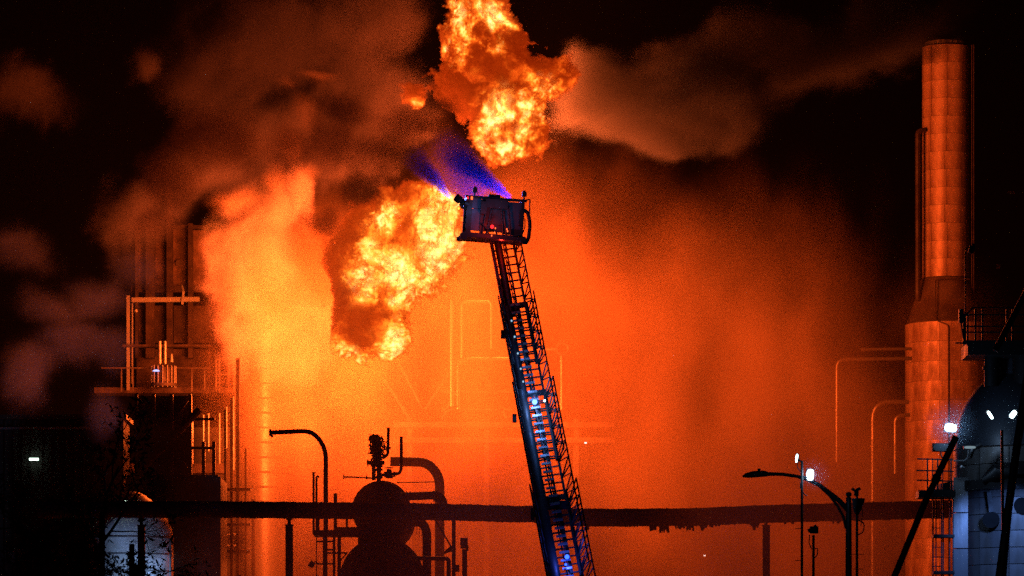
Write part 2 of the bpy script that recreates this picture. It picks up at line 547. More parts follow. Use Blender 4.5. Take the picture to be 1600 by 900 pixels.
def org(o):
    while o.parent: o = o.parent
    return Vector(o.location)

def part(name, mb, m, parent, label=None):
    o = link(name, mb.mesh(name, m, org(parent)), parent)
    if label: o['label'] = label
    return o

def solo(name, mb, m, label, cat, loc=(0, 0, 0), group=None, kind=None):
    o = link(name, mb.mesh(name, m, loc), None, loc)
    if label: o['label'] = label
    if cat: o['category'] = cat
    if group: o['group'] = group
    if kind: o['kind'] = kind
    return o

def bend(pts, r, n=6):
    """round the corners of a polyline"""
    pts = [Vector(p) for p in pts]
    out = [pts[0]]
    for a, b, c in zip(pts, pts[1:], pts[2:]):
        u = (a - b); v = (c - b)
        d = min(r, u.length * .49, v.length * .49)
        p0 = b + u.normalized() * d; p1 = b + v.normalized() * d
        for k in range(n + 1):
            t = k / n
            out.append(p0 * (1 - t) ** 2 + b * 2 * t * (1 - t) + p1 * t * t)
    out.append(pts[-1])
    return out

GZ = 0.0
def ground_at(px, Y):
    p = P(px, 900, Y); p.z = GZ
    return p

# ------------------------------------------------------------------ setting
g_ = MB(); g_.box((0, 300, -.25), (1600, 1400, .5))
solo('ground', g_, CONC, None, None, kind='structure')

# ------------------------------------------------------------------ chimney on the right (Y 245)
def clad_column(root, cx, cy, r0, zs, ncol, m, name='panel', gap=.016, thick=.012, off=0, seam=.35, r1=None, skip=None):
    """curved cladding sheets, one object each, sharing one mesh when the rows are alike"""
    cache = {}
    o0 = Vector(root.location)
    cx, cy = cx - o0.x, cy - o0.y
    for i, (za, zb) in enumerate(zip(zs, zs[1:])):
        h = zb - za
        key = round(h, 3)
        if key not in cache:
            b = MB().b
            da = 2 * math.pi / ncol - gap / r0
            for sgn in (0, 1):
                pass
            n = 8
            vi, vo = [], []
            for k in range(n + 1):
                a = -da / 2 + da * k / n
                for z in (gap / 2, h - gap / 2):
                    vo.append(b.verts.new(((r0 + thick) * math.cos(a), (r0 + thick) * math.sin(a), z)))
                    vi.append(b.verts.new((r0 * math.cos(a), r0 * math.sin(a), z)))
            for k in range(n):
                f = b.faces.new((vo[2 * k], vo[2 * k + 2], vo[2 * k + 3], vo[2 * k + 1])); f.smooth = True
                b.faces.new((vo[2 * k], vi[2 * k], vi[2 * k + 2], vo[2 * k + 2]))
                b.faces.new((vo[2 * k + 1], vo[2 * k + 3], vi[2 * k + 3], vi[2 * k + 1]))
            b.faces.new((vo[0], vo[1], vi[1], vi[0])); b.faces.new((vo[-2], vi[-2], vi[-1], vo[-1]))
            me = bpy.data.meshes.new(name); b.to_mesh(me); b.free(); me.set_sharp_from_angle(angle=math.radians(35)); me.materials.append(m)
            cache[key] = me
        sh_ = random.choice((0, 0, .33, .5)) * seam
        for j in range(ncol):
            a = 2 * math.pi * (j + sh_ + off) / ncol
            jit = random.uniform(0, .012)
            o = link(name, cache[key], root, (cx + jit * math.cos(a), cy + jit * math.sin(a), za - o0.z))
            o.rotation_euler = (0, 0, a)

YC = 245.0
def zat(py, Y): return P(800, py, Y).z
cx = P(1478, 0, YC).x
r_up, r_lo = M_(36.5, YC), M_(63, YC)
ch = thing('chimney', 'tall clad industrial chimney glowing orange, narrower above a cone', 'chimney', (cx, YC, GZ))
z_top, z_c1, z_c0, z_bot = zat(72, YC), zat(438, YC), zat(508, YC), zat(905, YC)
part('core', MB().lathe((cx, YC, 0), [(r_lo - .02, GZ), (r_lo - .02, z_c0 - .02), (r_up - .02, z_c1), (r_up - .02, z_top - .1)], 40), JOINT, ch)
rows = 13
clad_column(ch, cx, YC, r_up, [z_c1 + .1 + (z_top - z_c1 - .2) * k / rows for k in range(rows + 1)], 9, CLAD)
rows = 13
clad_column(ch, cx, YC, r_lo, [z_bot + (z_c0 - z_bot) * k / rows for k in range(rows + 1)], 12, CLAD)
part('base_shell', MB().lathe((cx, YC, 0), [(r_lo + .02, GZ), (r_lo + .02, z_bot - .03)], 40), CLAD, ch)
CONE = mat('cone sheet', (.16, .12, .10), .7, .1, .4, .8, .3, dirt=(.1, .06, .04))
part('cone', MB().lathe((cx, YC, 0), [(r_lo + .05, z_c0), (r_lo - .1, z_c0 + .12), (r_up + .12, z_c1 - .1), (r_up + .08, z_c1 + .05)], 32), CONE, ch)
part('rim', MB().lathe((cx, YC, 0), [(r_up - .12, z_top), (r_up - .12, z_top + .18), (r_up - .3, z_top + .18)], 32), GALV, ch)
t = MB()
for k in range(5):
    a = math.radians(235 + k * 14)
    t.box((cx + (r_up - .1) * math.cos(a), YC + (r_up - .1) * math.sin(a), z_top + .07), (.14, .06, .12))
part('rim_bracket', t, GALV, ch)['kind'] = 'stuff'
part('side_pipe', MB().tube(bend([P(1434, 470, YC - 1), P(1434, 205, YC - 1), P(1445, 203, YC - .8)], .35), M_(4, YC), 8), STEEL, ch)
t = MB()
for px in (1518.5, 1521.5): t.tube([P(px, 900, YC - .8), P(px, 70, YC - .8)], .035, 5)
part('ladder_rail', t, STEEL, ch)['kind'] = 'stuff'
part('conduit', MB().tube(bend([P(1482, 900, YC - 2.45), P(1482, 508, YC - 2.45), P(1462, 500, YC - 2.3), P(1462, 437, YC - 1.6), P(1515, 436, YC - 1.55)], .15), .035, 5), JOINT, ch)

# ------------------------------------------------------------------ pipe runs beside the chimney (lit faintly through the smoke)
YR = 232.0
def pipe(name, label, pts, wpx, Y, m=LPIPE, n=10, r=.5, cat='pipe', group=None, flange=()):
    pp = [P(a, b, Y + (c[0] if c else 0)) for a, b, *c in pts]
    root = thing(name, label, cat, pp[0], group)
    part('tube', MB().tube(bend(pp, r), M_(wpx / 2, Y), n), m, root)
    for (i, f) in flange:
        a, b = pp[i], pp[i + 1]
        c = a.lerp(b, f); d = (b - a).normalized()
        part('flange', MB().tube([c - d * .05, c + d * .05], M_(wpx / 2, Y) * 1.5, n), m, root)
    return root
pipe('process_pipe', 'tall thin pipe with elbow running to the chimney', [(1308, 722), (1308, 562), (1425, 560)], 6, YR, flange=((0, .5),))
pipe('process_pipe', 'short level pipe topmost beside the chimney', [(1345, 546), (1425, 545)], 5, YR)
pipe('process_pipe', 'arched pipe in the smoke left of the lower chimney', [(1364, 905), (1364, 628), (1420, 628)], 7, YR, r=1.1, flange=((0, .75),))
pipe('process_pipe', 'smallest curved pipe closest to the lower chimney', [(1399, 740), (1399, 650), (1422, 648)], 6, YR, r=.8)
# pipes deep in the smoke behind the ladder
pipe('process_pipe', 'faint upright pipe behind the ladder in orange smoke', [(878, 640), (878, 556)], 6, 219, flange=((0, .9), (0, .1)))
pipe('process_pipe', 'faint level pipe ending at a ring valve behind the ladder', [(800, 546), (868, 545)], 5, 219)
t = MB()
c = P(879, 545, 218.8); R_ = M_(9, 219)
t.tube([c + Vector((R_ * math.cos(a), 0, R_ * math.sin(a))) for a in [2 * math.pi * k / 16 for k in range(17)]], .07, 6)
solo('ring_valve', t, LPIPE, 'faint ring shaped valve wheel in the smoke behind the ladder', 'valve', c)
pipe('process_pipe', 'faint upright pipe left of a square pipe loop', [(706, 635), (706, 470)], 7, 219)
pipe('process_pipe', 'faint square pipe loop left of the upper ladder', [(722, 560), (722, 471), (768, 471), (768, 545)], 6, 219, r=.3)
pipe('process_pipe', 'faint upright pipe below the square pipe loop', [(716, 640), (716, 566), (730, 560), (800, 560)], 6, 219.5, r=.4)
fr = thing('pipe_rack', 'steel pipe rack barely visible through glowing smoke', 'rack', P(700, 905, 221))
for px in (640, 760, 900):
    part('post', MB().bar(P(px, 905, 221), P(px, 655, 221), .28), STEEL, fr)
for py in (664, 688):
    part('beam', MB().bar(P(615, py, 220.8), P(960, py, 220.8), .28), STEEL, fr)
part('brace', MB().bar(P(640, 655, 220.6), P(598, 590, 220.6), .14), STEEL, fr)
for a in ((740, 560, 690, 655), (744, 560, 792, 655), (620, 560, 660, 640)):
    part('brace', MB().bar(P(a[0], a[1], 220.4), P(a[2], a[3], 220.4), .10), STEEL, fr)
for py in (612, 640): part('beam', MB().bar(P(690, py, 220.4), P(800, py, 220.4), .10), STEEL, fr)
part('brace', MB().bar(P(664, 640, 220.6), P(716, 560, 220.6), .14), STEEL, fr)

# ------------------------------------------------------------------ left plant
YL = 226.0
col = thing('banded_column', 'tall ringed process column glowing yellow in the smoke', 'column', (P(412, 0, YL + 6).x, YL + 6, GZ))
c = (P(412, 0, YL + 6).x, YL + 6, 0)
rc = M_(38, YL + 6)
part('shell', MB().lathe(c, [(rc, GZ), (rc, zat(498, YL + 6)), (rc * .6, zat(484, YL + 6)), (.1, zat(478, YL + 6))], 32), LPIPE, col)
for k in range(14):
    z = zat(510 + 23 * k, YL + 6)
    part('ring', MB().lathe(c, [(rc + .01, z - .05), (rc + .09, z - .05), (rc + .09, z + .05), (rc + .01, z + .05)], 32), STEEL, col)

fu = thing('furnace', 'tall furnace with dark ribs at the left edge of the fire', 'furnace', (P(265, 0, YL + 3).x, YL + 3, GZ))
Y = YL + 3
FURN = mat('furnace plate', (.15, .09, .06), .8, .1, .5, 1.5, .3, dirt=(.12, .07, .05))
for (x0, x1, y0, y1) in ((243, 263, 352, 450), (268, 294, 352, 450), (302, 322, 360, 450), (216, 229, 360, 450)):
    part('panel', MB().box((P(x0, y0, Y) + P(x1, y1, Y)) / 2, (M_(x1 - x0, Y), .3, M_(y1 - y0, Y))), FURN, fu)
for (px, w, y0) in ((235, 13, 345), (265.5, 9, 285), (298, 7, 350), (214, 4, 355)):
    part('rib', MB().bar(P(px, 560, Y - .6), P(px, y0, Y - .6), M_(w, Y), .6), RUST, fu)
    part('rib_foot', MB().lathe((P(px, 0, Y - .6).x, Y - .6, zat(456, Y)), [(M_(w, Y) * .9, 0), (M_(w, Y) * .75, .2), (M_(w, Y) * .5, .6)], 10), RUST, fu)
part('cross_member', MB().bar(P(205, 452, Y - .3), P(330, 452, Y - .3), .35), RUST, fu)
part('cross_member', MB().bar(P(215, 355, Y - .5), P(325, 355, Y - .5), .2), RUST, fu)
for (x0, x1, y0, y1) in ((214, 237, 478, 536), (241, 268, 478, 536), (272, 330, 478, 536), (214, 330, 546, 606)):
    part('lower_panel', MB().box((P(x0, y0, Y) + P(x1, y1, Y)) / 2, (M_(x1 - x0, Y), .3, M_(y1 - y0, Y))), RUST, fu)
part('porthole', MB().tube([P(279, 411, Y - .25), P(279, 411, Y - .4)], M_(5, Y), 12), JOINT, fu)
part('body', MB().box((P(290, 0, Y).x, Y + 3, zat(760, Y) / 1 - 2), (M_(150, Y), 5, M_(300, Y))), DARKWALL, fu)

be = thing('lit_gantry', 'orange lit steel gantry across the furnace front', 'gantry', P(200, 905, YL))
part('beam', MB().bar(P(206, 469, YL), P(312, 468, YL), M_(9, YL), .25), GALV, be)
part('post', MB().bar(P(200.5, 610, YL), P(200.5, 462, YL), M_(5, YL), .2), GALV, be)
part('post', MB().bar(P(207, 600, YL), P(207, 474, YL), M_(2, YL), .1), GALV, be)
part('bracket', MB().bar(P(285, 476, YL - .2), P(287, 455, YL - .2), .12), GALV, be)
part('bracket', MB().tube(bend([P(283, 470, YL - .2), P(287, 456, YL - .2), P(284, 446, YL - .2)], .1), .05, 6), GALV, be)
part('hook', MB().tube([P(212, 484, YL), P(213, 488, YL)], .1, 8), GALV, be)

dk = thing('service_deck', 'dark grated deck with railings below the lit gantry', 'deck', P(260, 612, YL - 1))
part('deck_plate', MB().bar(P(150, 612, YL + 1), P(372, 612, YL + 1), 1.8, .3, up=(0, 1, 0)), RUST, dk)
part('upper_plate', MB().bar(P(192, 541, YL), P(330, 541, YL), .8, .12, up=(0, 1, 0)), RUST, dk)
for px in (190, 208, 300, 320, 338, 343, 357, 366):
    part('rail_post', MB().bar(P(px, 612, YL - .8), P(px, 561 if px > 330 else 575, YL - .8), .07 if px < 330 else .1), STEEL, dk)
part('top_rail', MB().bar(P(338, 561, YL - .8), P(368, 561, YL - .8), .12), STEEL, dk)
part('top_rail', MB().bar(P(158, 575, YL - .8), P(325, 575, YL - .8), .06), STEEL, dk)
part('middle_rail', MB().bar(P(338, 585, YL - .8), P(368, 585, YL - .8), .06), STEEL, dk)
part('stair_rail', MB().bar(P(366, 580, YL - .8), P(402, 612, YL - .8), .09), STEEL, dk)
part('stair_rail', MB().bar(P(366, 566, YL - .8), P(410, 604, YL - .8), .06), STEEL, dk)
vs = thing('vent_stack', 'small burner head with twin pipes lit on the deck', 'burner', P(256, 610, YL - 1.2))
Yv = YL - 1.2
for px in (250, 258):
    part('pipe', MB().tube([P(px, 575, Yv), P(px, 533, Yv)], .085, 8), GALV, vs)
part('valve', MB().tube([P(268, 566, Yv), P(268, 553, Yv)], [.12, .06], 8), GALV, vs)
part('body', MB().lathe(P(256, 604, Yv), [(.75, 0), (.7, .15), (.55, .25), (.55, .9), (.62, 1.0), (.3, 1.15), (.2, 1.2)], 14), STEEL, vs)
for k in range(9):
    a = math.radians(180 + k * 22.5)
    c = P(256, 0, Yv)
    part('spindle', MB().bar(Vector((c.x + .66 * math.cos(a), Yv + .66 * math.sin(a), zat(606, Yv))), Vector((c.x + .66 * math.cos(a), Yv + .66 * math.sin(a), zat(572, Yv))), .05), GALV, vs)
part('lamp_lens', MB().lathe(P(244, 580, Yv - .8), [(.2, 0), (.16, .05), (.05, .09)], 10), glow('violet lens', (.5, .5, 1), 1.6), vs, 'blue white lamp')

# tubes below the deck
for i, (px, y0, y1) in enumerate(((301, 648, 726), (318, 648, 722), (326, 646, 705), (343, 646, 735), (354, 636, 700), (365, 620, 735))):
    lab = ['first of the upright furnace tubes from the left', 'second upright furnace tube from the left, brightest one', 'third upright furnace tube from the left, short',
           'fourth upright furnace tube, the longest', 'fifth upright furnace tube near the glow', 'rightmost upright furnace tube, against the glow'][i]
    solo('furnace_tube', MB().tube([P(px, y1, YL - 1), P(px, y0, YL - 1)], M_(1.4, YL), 8), GALV, lab, 'pipe', P(px, y1, YL - 1), group='upright tubes under the deck')
solo('support_slab', MB().bar(P(190, 733, YL - 2.5), P(352, 733, YL - 2.5), 1.2, .5, up=(0, 1, 0)), RUST, 'dark level steel slab under the furnace tubes', 'beam', P(190, 733, YL - 2.5))
solo('duct', MB().tube([P(226, 728, 198.4), P(312, 640, 198.4)], M_(6, 198), 12), RUST, 'diagonal duct rising from the slab to the deck', 'duct', P(226, 728, 198.4))
sc = thing('scaffold', 'small scaffold frame behind the overhead pipe at lower left', 'scaffold', P(356, 905, 222))
for px in (341, 371): part('post', MB().bar(P(px, 905, 222), P(px, 834, 222), .08), GALV, sc)
for py in (835, 852): part('rail', MB().bar(P(341, py, 222), P(371, py, 222), .08), GALV, sc)

# dark building masses at the left
bl = thing('boiler_house', 'unlit black boiler house filling the lower left corner', 'building', (P(60, 0, 190).x, 190, GZ))
x0, x1 = P(-160, 0, 190).x, P(193, 0, 190).x
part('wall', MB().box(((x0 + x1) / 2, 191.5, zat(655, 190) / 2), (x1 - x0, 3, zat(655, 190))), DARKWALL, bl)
part('roof', MB().box(((x0 + x1) / 2, 191.5, zat(655, 190) + .1), (x1 - x0 + .3, 3.4, .2)), STEEL, bl)
nrib = 26
rm = MB().box((0, 0, zat(655, 190) / 2), (.12, .1, zat(655, 190) - .1)).mesh('wall_rib', DARKWALL)
for k in range(nrib):
    o = link('wall_rib', rm, bl, (x0 + (x1 - x0) * (k + .5) / nrib - bl.location.x, -.04, 0))
part('gutter', MB().bar(Vector((x0, 189.9, zat(670, 190))), Vector((x1 - 1.5, 189.9, zat(669, 190))), .1), GALV, bl)
part('window', MB().box(P(58, 868, 189.93), (M_(90, 190), .06, M_(20, 190))), mat('dusty glass', (.2, .2, .24), .2, 0, .5, 3), bl)
fb = thing('substation', 'dark steel block under the furnace behind the overhead pipe', 'building', (P(268, 0, 192).x, 192, GZ))
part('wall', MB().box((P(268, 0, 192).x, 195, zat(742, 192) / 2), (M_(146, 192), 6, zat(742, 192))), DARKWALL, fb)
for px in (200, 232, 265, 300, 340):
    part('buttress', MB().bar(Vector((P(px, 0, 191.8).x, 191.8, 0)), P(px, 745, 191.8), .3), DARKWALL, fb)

part('shade_panel', MB().box((P(255, 0, 199).x, 199.8, (zat(742, 199) + zat(618, 199)) / 2), (M_(84, 199), 1.2, zat(618, 199) - zat(742, 199))), DARKWALL, fb)  # dark panel added to blacken the shaded area under the deck
for a in ((214, 620, 296, 738), (296, 620, 214, 738)):
    part('cross_brace', MB().bar(P(a[0], a[1], 198.9), P(a[2], a[3], 198.9), .14), STEEL, fb)
for px in (213, 240, 268, 297, 318, 334):
    part('frame_post', MB().bar(P(px, 742, 198.6), P(px, 616 if px < 300 else 690, 198.6), .16), STEEL, fb)
for py in (655, 700):
    part('frame_rail', MB().bar(P(210, py, 198.5), P(336, py, 198.5), .12), STEEL, fb)
for i, (px, y0) in enumerate(((352, 640), (362, 622), (372, 560), (384, 700), (346, 750), (396, 780))):
    part('riser_pipe', MB().tube([P(px, 905, 204 + i), P(px, y0, 204 + i)], .06 + .02 * (i % 3), 8), RUST, fb)
for py in (765, 820, 862):
    part('walkway', MB().bar(P(338, py, 204), P(392, py, 204), .8, .1, up=(0, 1, 0)), RUST, fb)
# blue lit tank
YT = 186.0
tk = thing('storage_tank', 'pale domed tank lit blue behind the bare branches', 'tank', (P(205, 0, YT).x, YT, GZ))
rt = M_(66, YT)
zt = zat(842, YT)
prof = [(rt, GZ), (rt, zt)] + [(rt * math.cos(a), zt + M_(78, YT) * math.sin(a) * (1 - .25 * math.cos(a))) for a in [math.radians(10 * k) for k in range(1, 9)]]
part('shell', MB().lathe((P(205, 0, YT).x, YT, 0), prof, 36), TANKP, tk)
for py in (842, 868, 894):
    z = zat(py, YT)
    part('seam', MB().lathe((P(205, 0, YT).x, YT, 0), [(rt + .005, z - .03), (rt + .03, z - .03), (rt + .03, z + .03), (rt + .005, z + .03)], 36), GALV, tk)
part('corner_pipe', MB().tube([P(266, 905, YT - 1), P(266, 842, YT - 1)], .05, 6), GALV, tk)
fx = thing('tank_floodlight', 'hidden blue white floodlight at the foot of the tank', 'floodlight', P(243, 925, 181.5))
part('housing', MB().box(P(243, 927, 181.5), (.5, .3, .12)), BLACK, fx)
part('lens', MB().box(P(243, 924, 181.5), (.4, .2, .02)), WHITES, fx)
lamp('tank_light', P(243, 921, 181.5), 700, (.30, .52, 1.0), .2, 'SPOT', P(225, 800, YT - 1), 110)
solo('wall_light', MB().tube([P(196, 783, 184), P(196, 781, 184)], .09, 10), GREENW, 'tiny white lamp beside the dome of the pale tank', 'lamp', P(196, 783, 184))
solo('wall_light', MB().box(P(53, 717.5, 189.6), (.42, .1, .1)), GREENW, 'small white lamp alone on the black wall at far left', 'lamp', P(53, 717.5, 189.6))
solo('roof_light', MB().tube([P(915, 693, 200), P(915, 691, 200)], .055, 10), SPARK, 'tiny pinkish lamp glowing just right of the ladder', 'lamp', P(915, 692, 200))
solo('roof_light', MB().tube([P(1101, 869, 200), P(1101, 867, 200)], .05, 10), SPARK, 'tiny lamp glowing under the right half of the overhead pipe', 'lamp', P(1101, 868, 200))
for i, (a, b, l) in enumerate(((1580, 301, 'uppermost small reflector plate right of the chimney'), (1560, 417, 'lower small reflector plate right of the chimney'))):
    solo('reflector_plate', MB().box(P(a, b, YC + 4), (.42 - .2 * i, .05, .15 + .15 * i)), GALV, l, 'plate', P(a, b, YC + 4))
# ------------------------------------------------------------------ overhead pipe (Y 168) with posts and ice
YB = 168.0
op = thing('overhead_pipe', 'long black lagged overhead pipe crossing the whole scene', 'pipe', P(800, 905, YB))
ctr = [(-40, 797), (190, 796), (330, 796), (640, 799), (730, 801), (810, 803.5), (835, 803), (880, 808), (960, 809), (1080, 808), (1200, 803), (1350, 799), (1490, 795)]
def cy_at(px):
    for (a, b), (c, d) in zip(ctr, ctr[1:]):
        if a <= px <= c: return b + (d - b) * (px - a) / (c - a)
    return ctr[-1][1]
mb = MB()
pts, rr = [], []
px = 60.0
while px < 1492:
    pts.append(P(px, cy_at(px), YB)); rr.append(M_(13.3 + .5 * math.sin(px * .13) * random.random() + random.uniform(-.25, .25) + (1.0 if px > 835 else 0), YB)); px += 2.6
mb.tube(pts, rr, 12)
part('lagging', mb, INSUL, op)
mb = MB()                                            # bands round the lagging
px = 75
while px < 1490:
    a, b = P(px, cy_at(px), YB), P(px + 1.5, cy_at(px), YB)
    mb.tube([a, b], M_(14.4 + (1 if px > 835 else 0), YB), 12); px += 46
part('band', mb, RUST, op)['kind'] = 'stuff'
part('hanging_box', MB().box(P(917, 824, YB), (.18, .25, .2)), BLACK, op)
def shred(px, n, hmax, w):
    """ragged torn lagging and ice hanging below the pipe"""
    m = MB()
    for k in range(n):
        x = px + random.uniform(-w, w)
        yb = cy_at(x) + 12
        h = random.uniform(.3, 1) * hmax
        a = P(x, yb - 5, YB + random.uniform(-.15, .1)); b = P(x + random.uniform(-3, 3), yb + h, a.y)
        m.tube([a, a.lerp(b, .5) + Vector((random.uniform(-.03, .03), 0, 0)), b], [random.uniform(.05, .11), random.uniform(.04, .09), random.uniform(.015, .06)], 5)
    return m
for px, n, h, w in ((1022, 6, 11, 6), (1040, 8, 13, 7), (1062, 7, 8, 6), (1081, 8, 10, 6), (1100, 7, 10, 5), (1112, 6, 6, 8), (1135, 4, 4, 12), (1172, 4, 5, 10), (1180, 12, 13, 6), (1308, 7, 7, 7), (1230, 4, 5, 12), (650, 10, 3, 60), (1395, 5, 4, 40)):
    part('torn_lagging', shred(px, n, h, w), INSUL, op)
m = MB()
for k in range(300):
    x = random.uniform(195, 1480); yb = cy_at(x)
    s_ = random.choice((-1, 1))
    a = P(x, yb + s_ * 11.5, YB - random.uniform(-.1, .2)); b = P(x + random.uniform(-1, 1), yb + s_ * random.uniform(12.8, 14.4), a.y)
    m.tube([a, b], [.04, .012], 4)
part('frost_fringe', m, INSUL, op)['kind'] = 'stuff'
def pipe_post(px, top, w, lab, cap=True):
    ps = thing('pipe_post', lab, 'post', Vector((P(px, 0, YB + .3).x, YB + .3, GZ)), 'posts carrying the overhead pipe')
    part('shaft', MB().bar(Vector((P(px, 0, YB + .3).x, YB + .3, GZ)), P(px, top, YB + .3), M_(w, YB)), STEEL, ps)
    if cap:
        part('cap', MB().bar(P(px, top, YB + .3), P(px, top - 1.5, YB + .3), M_(w + 2, YB)), STEEL, ps)
        part('stub', MB().tube([P(px, top - 1.5, YB + .3), P(px, top - 8, YB + .3), P(px, top - 8, YB + .3) + Vector((0, 0, .02)), P(px, top - 14, YB + .3)], [.07, .07, .13, .13], 8), STEEL, ps)
pipe_post(452, 821, 11.5, 'post under the overhead pipe left of the round vessels')
pipe_post(221, 822, 11, 'post under the overhead pipe in front of the pale tank')
pipe_post(1197, 822, 11.5, 'post under the overhead pipe left of the street lamp')
pipe_post(858, 822, 9, 'post under the overhead pipe hidden beside the ladder foot', False)

# ------------------------------------------------------------------ round vessels seen end on (Y 177)
YV = 177.0
VES = mat('vessel steel', (.10, .06, .05), .7, .1, .5, 1.0, .3, dirt=(.05, .03, .02))
def drum(name, label, px, py, rp, Y, L=9):
    d = thing(name, label, 'vessel', P(px, py + rp, Y), 'horizontal drums')
    c = P(px, py, Y); r = M_(rp, Y)
    pts = [c + Vector((0, -r * .45 * math.sin(a), 0)) for a in [math.radians(x) for x in (86, 75, 60, 45, 30, 15, 0)]] + [c + Vector((0, L, 0))]
    rs = [r * math.cos(math.radians(x)) for x in (86, 75, 60, 45, 30, 15, 0)] + [r]
    part('shell', MB().tube(pts, rs, 40), VES, d)
    part('weld_ring', MB().tube([c + Vector((0, .02, 0)), c + Vector((0, .12, 0))], r + .035, 40), RUST, d)
    part('manhole', MB().tube([c + Vector((0, -r * .45 - .02, 0)), c + Vector((0, -r * .45 + .1, 0))], r * .28, 20), VES, d)
    return d
d1 = drum('upper_drum', 'smaller round vessel end half hidden by overhead pipe', 596, 797, 45, YV)
d2 = drum('lower_drum', 'larger round vessel end at bottom below the smaller one', 597, 905, 65, YV - 1)
part('neck', MB().lathe(P(603, 848, YV + 1), [(.62, -.5), (.62, .7)], 20), VES, d2)
part('saddle', MB().box(P(576, 846, YV + .6), (.9, .5, .5)), VES, d2)
for k in range(3):
    part('water_streak', MB().bar(P(652 + k * 4, 812, YV + 1), P(651 + k * 4, 835 + 5 * k, YV + 1), .02), ICE, d1)
part('bracket', MB().bar(P(563, 772, YV - .2), P(571, 765, YV - .2), .12), STEEL, d1)
part('drain_stub', MB().tube([P(638, 814, YV), P(640, 830, YV)], .06, 6), STEEL, d1)

def pipework(name, label, pts, wpx, Y, m=RUST, r=.4, flanges=(), n=10, cat='pipe'):
    pp = [P(a, b, Y + (c[0] if c else 0)) for a, b, *c in pts]
    root = thing(name, label, cat, pp[0])
    part('tube', MB().tube(bend(pp, r), M_(wpx / 2, Y), n), m, root)
    for px, py, hor in flanges:
        c = P(px, py, Y); d = Vector((.05, 0, 0)) if hor else Vector((0, 0, .05))
        part('flange', MB().tube([c - d, c + d], M_(wpx / 2, Y) * 1.7, n), m, root)
    return root
# valves and risers on the upper drum
vt = pipework('valve_riser', 'dark vertical nozzle with valves on top of the round vessel', [(592, 755), (592, 690)], 7, YV, flanges=((592, 746, 0), (592, 734, 0), (592, 728, 0)))
part('side_nozzle', MB().tube([P(584, 750, YV), P(584, 722, YV)], .085, 8), RUST, vt)
part('cross_arm', MB().bar(P(573, 723, YV), P(601, 723, YV), .16), RUST, vt)
for px in (574, 579, 587):
    part('handwheel', MB().tube([P(px, 723, YV - .02), P(px + 1.6, 723, YV - .02)], .17, 10), RUST, vt)
pipework('relief_pipe', 'shorter hooked vent pipe topmost on the round vessel', [(597, 716), (606, 711), (607, 668)], 4.6, YV, r=.18, flanges=((600, 713, 1), (607, 700, 0)))
pipework('relief_pipe', 'right hooked vent pipe bending up beside the valves', [(594, 742), (624, 740), (627, 733), (627, 682)], 5, YV, r=.25, flanges=((602, 741, 1), (608, 741, 1), (616, 741, 1)))
v2 = thing('gate_valve', 'stubby valve on the right hooked vent pipe', 'valve', P(608, 741, YV))
part('body', MB().tube([P(608, 747, YV), P(608, 733, YV)], [.17, .1], 8), RUST, v2)
part('handwheel', MB().tube([P(608, 731.5, YV), P(608, 730.5, YV)], .19, 12), RUST, v2)
hs = thing('sampling_line', 'thin level rod with end plates left of the valves', 'rod', P(537, 744, YV))
part('rod', MB().bar(P(537, 745, YV), P(584, 747, YV), .06), RUST, hs)
for px, h in ((537, 3.5), (573, 4)):
    part('plate', MB().bar(P(px, 745 - h, YV), P(px, 745 + h, YV), .05), RUST, hs)
# iced over hose plume on the nozzle
m = MB()
for k in range(520):
    a = random.gauss(0, 1.1)
    t = random.random()
    cxp = 586 + 4 * math.sin(t * 3.1); py = 722 - 44 * t
    w = 9 * (math.sin(min(1, t * 1.0) * 2.6) ** .5 if 0 < t * 2.6 < 3.14 else .3)
    x = cxp + max(-2.3, min(2.3, a)) * w * .5
    p = P(x, py, YV + random.uniform(-.25, .25))
    q = p + Vector((random.gauss(0, .06) + (x - cxp) * .006, random.gauss(0, .05), random.uniform(-.28, .02)))
    m.tube([p, q], [random.uniform(.02, .06), .01], 4)
m.tube([P(588, 722, YV), P(587, 700, YV), P(586, 684, YV)], [.14, .2, .12], 7)
solo('ice_cap', m, RUST, 'shaggy ice coated cap on top of the vessel nozzle', 'ice', P(588, 722, YV))
# iced hose lying across the drum top
m = MB()
path = bend([P(582, 783, YV - 1.2), P(600, 777, YV - 1), P(682, 774, YV - .6), P(692, 780, YV - .5), P(694, 806, YV - .5)], .3)
m.tube(path, M_(6.5, YV), 10)
for k in range(320):
    t = random.random() ** 1; i = int(t * (len(path) - 2)); i = random.randrange(len(path) - 1)
    p = path[i].lerp(path[i + 1], random.random())
    a = random.uniform(0, 6.28)
    d = Vector((0, math.cos(a), math.sin(a))) * M_(5, YV)
    m.tube([p + d * .8, p + d * random.uniform(1.2, 2.0) + Vector((random.gauss(0, .05), 0, -.02))], [.05, .015], 4)
solo('iced_pipe', m, RUST, 'bristly ice crusted pipe lying on the overhead pipe', 'pipe', P(582, 783, YV))
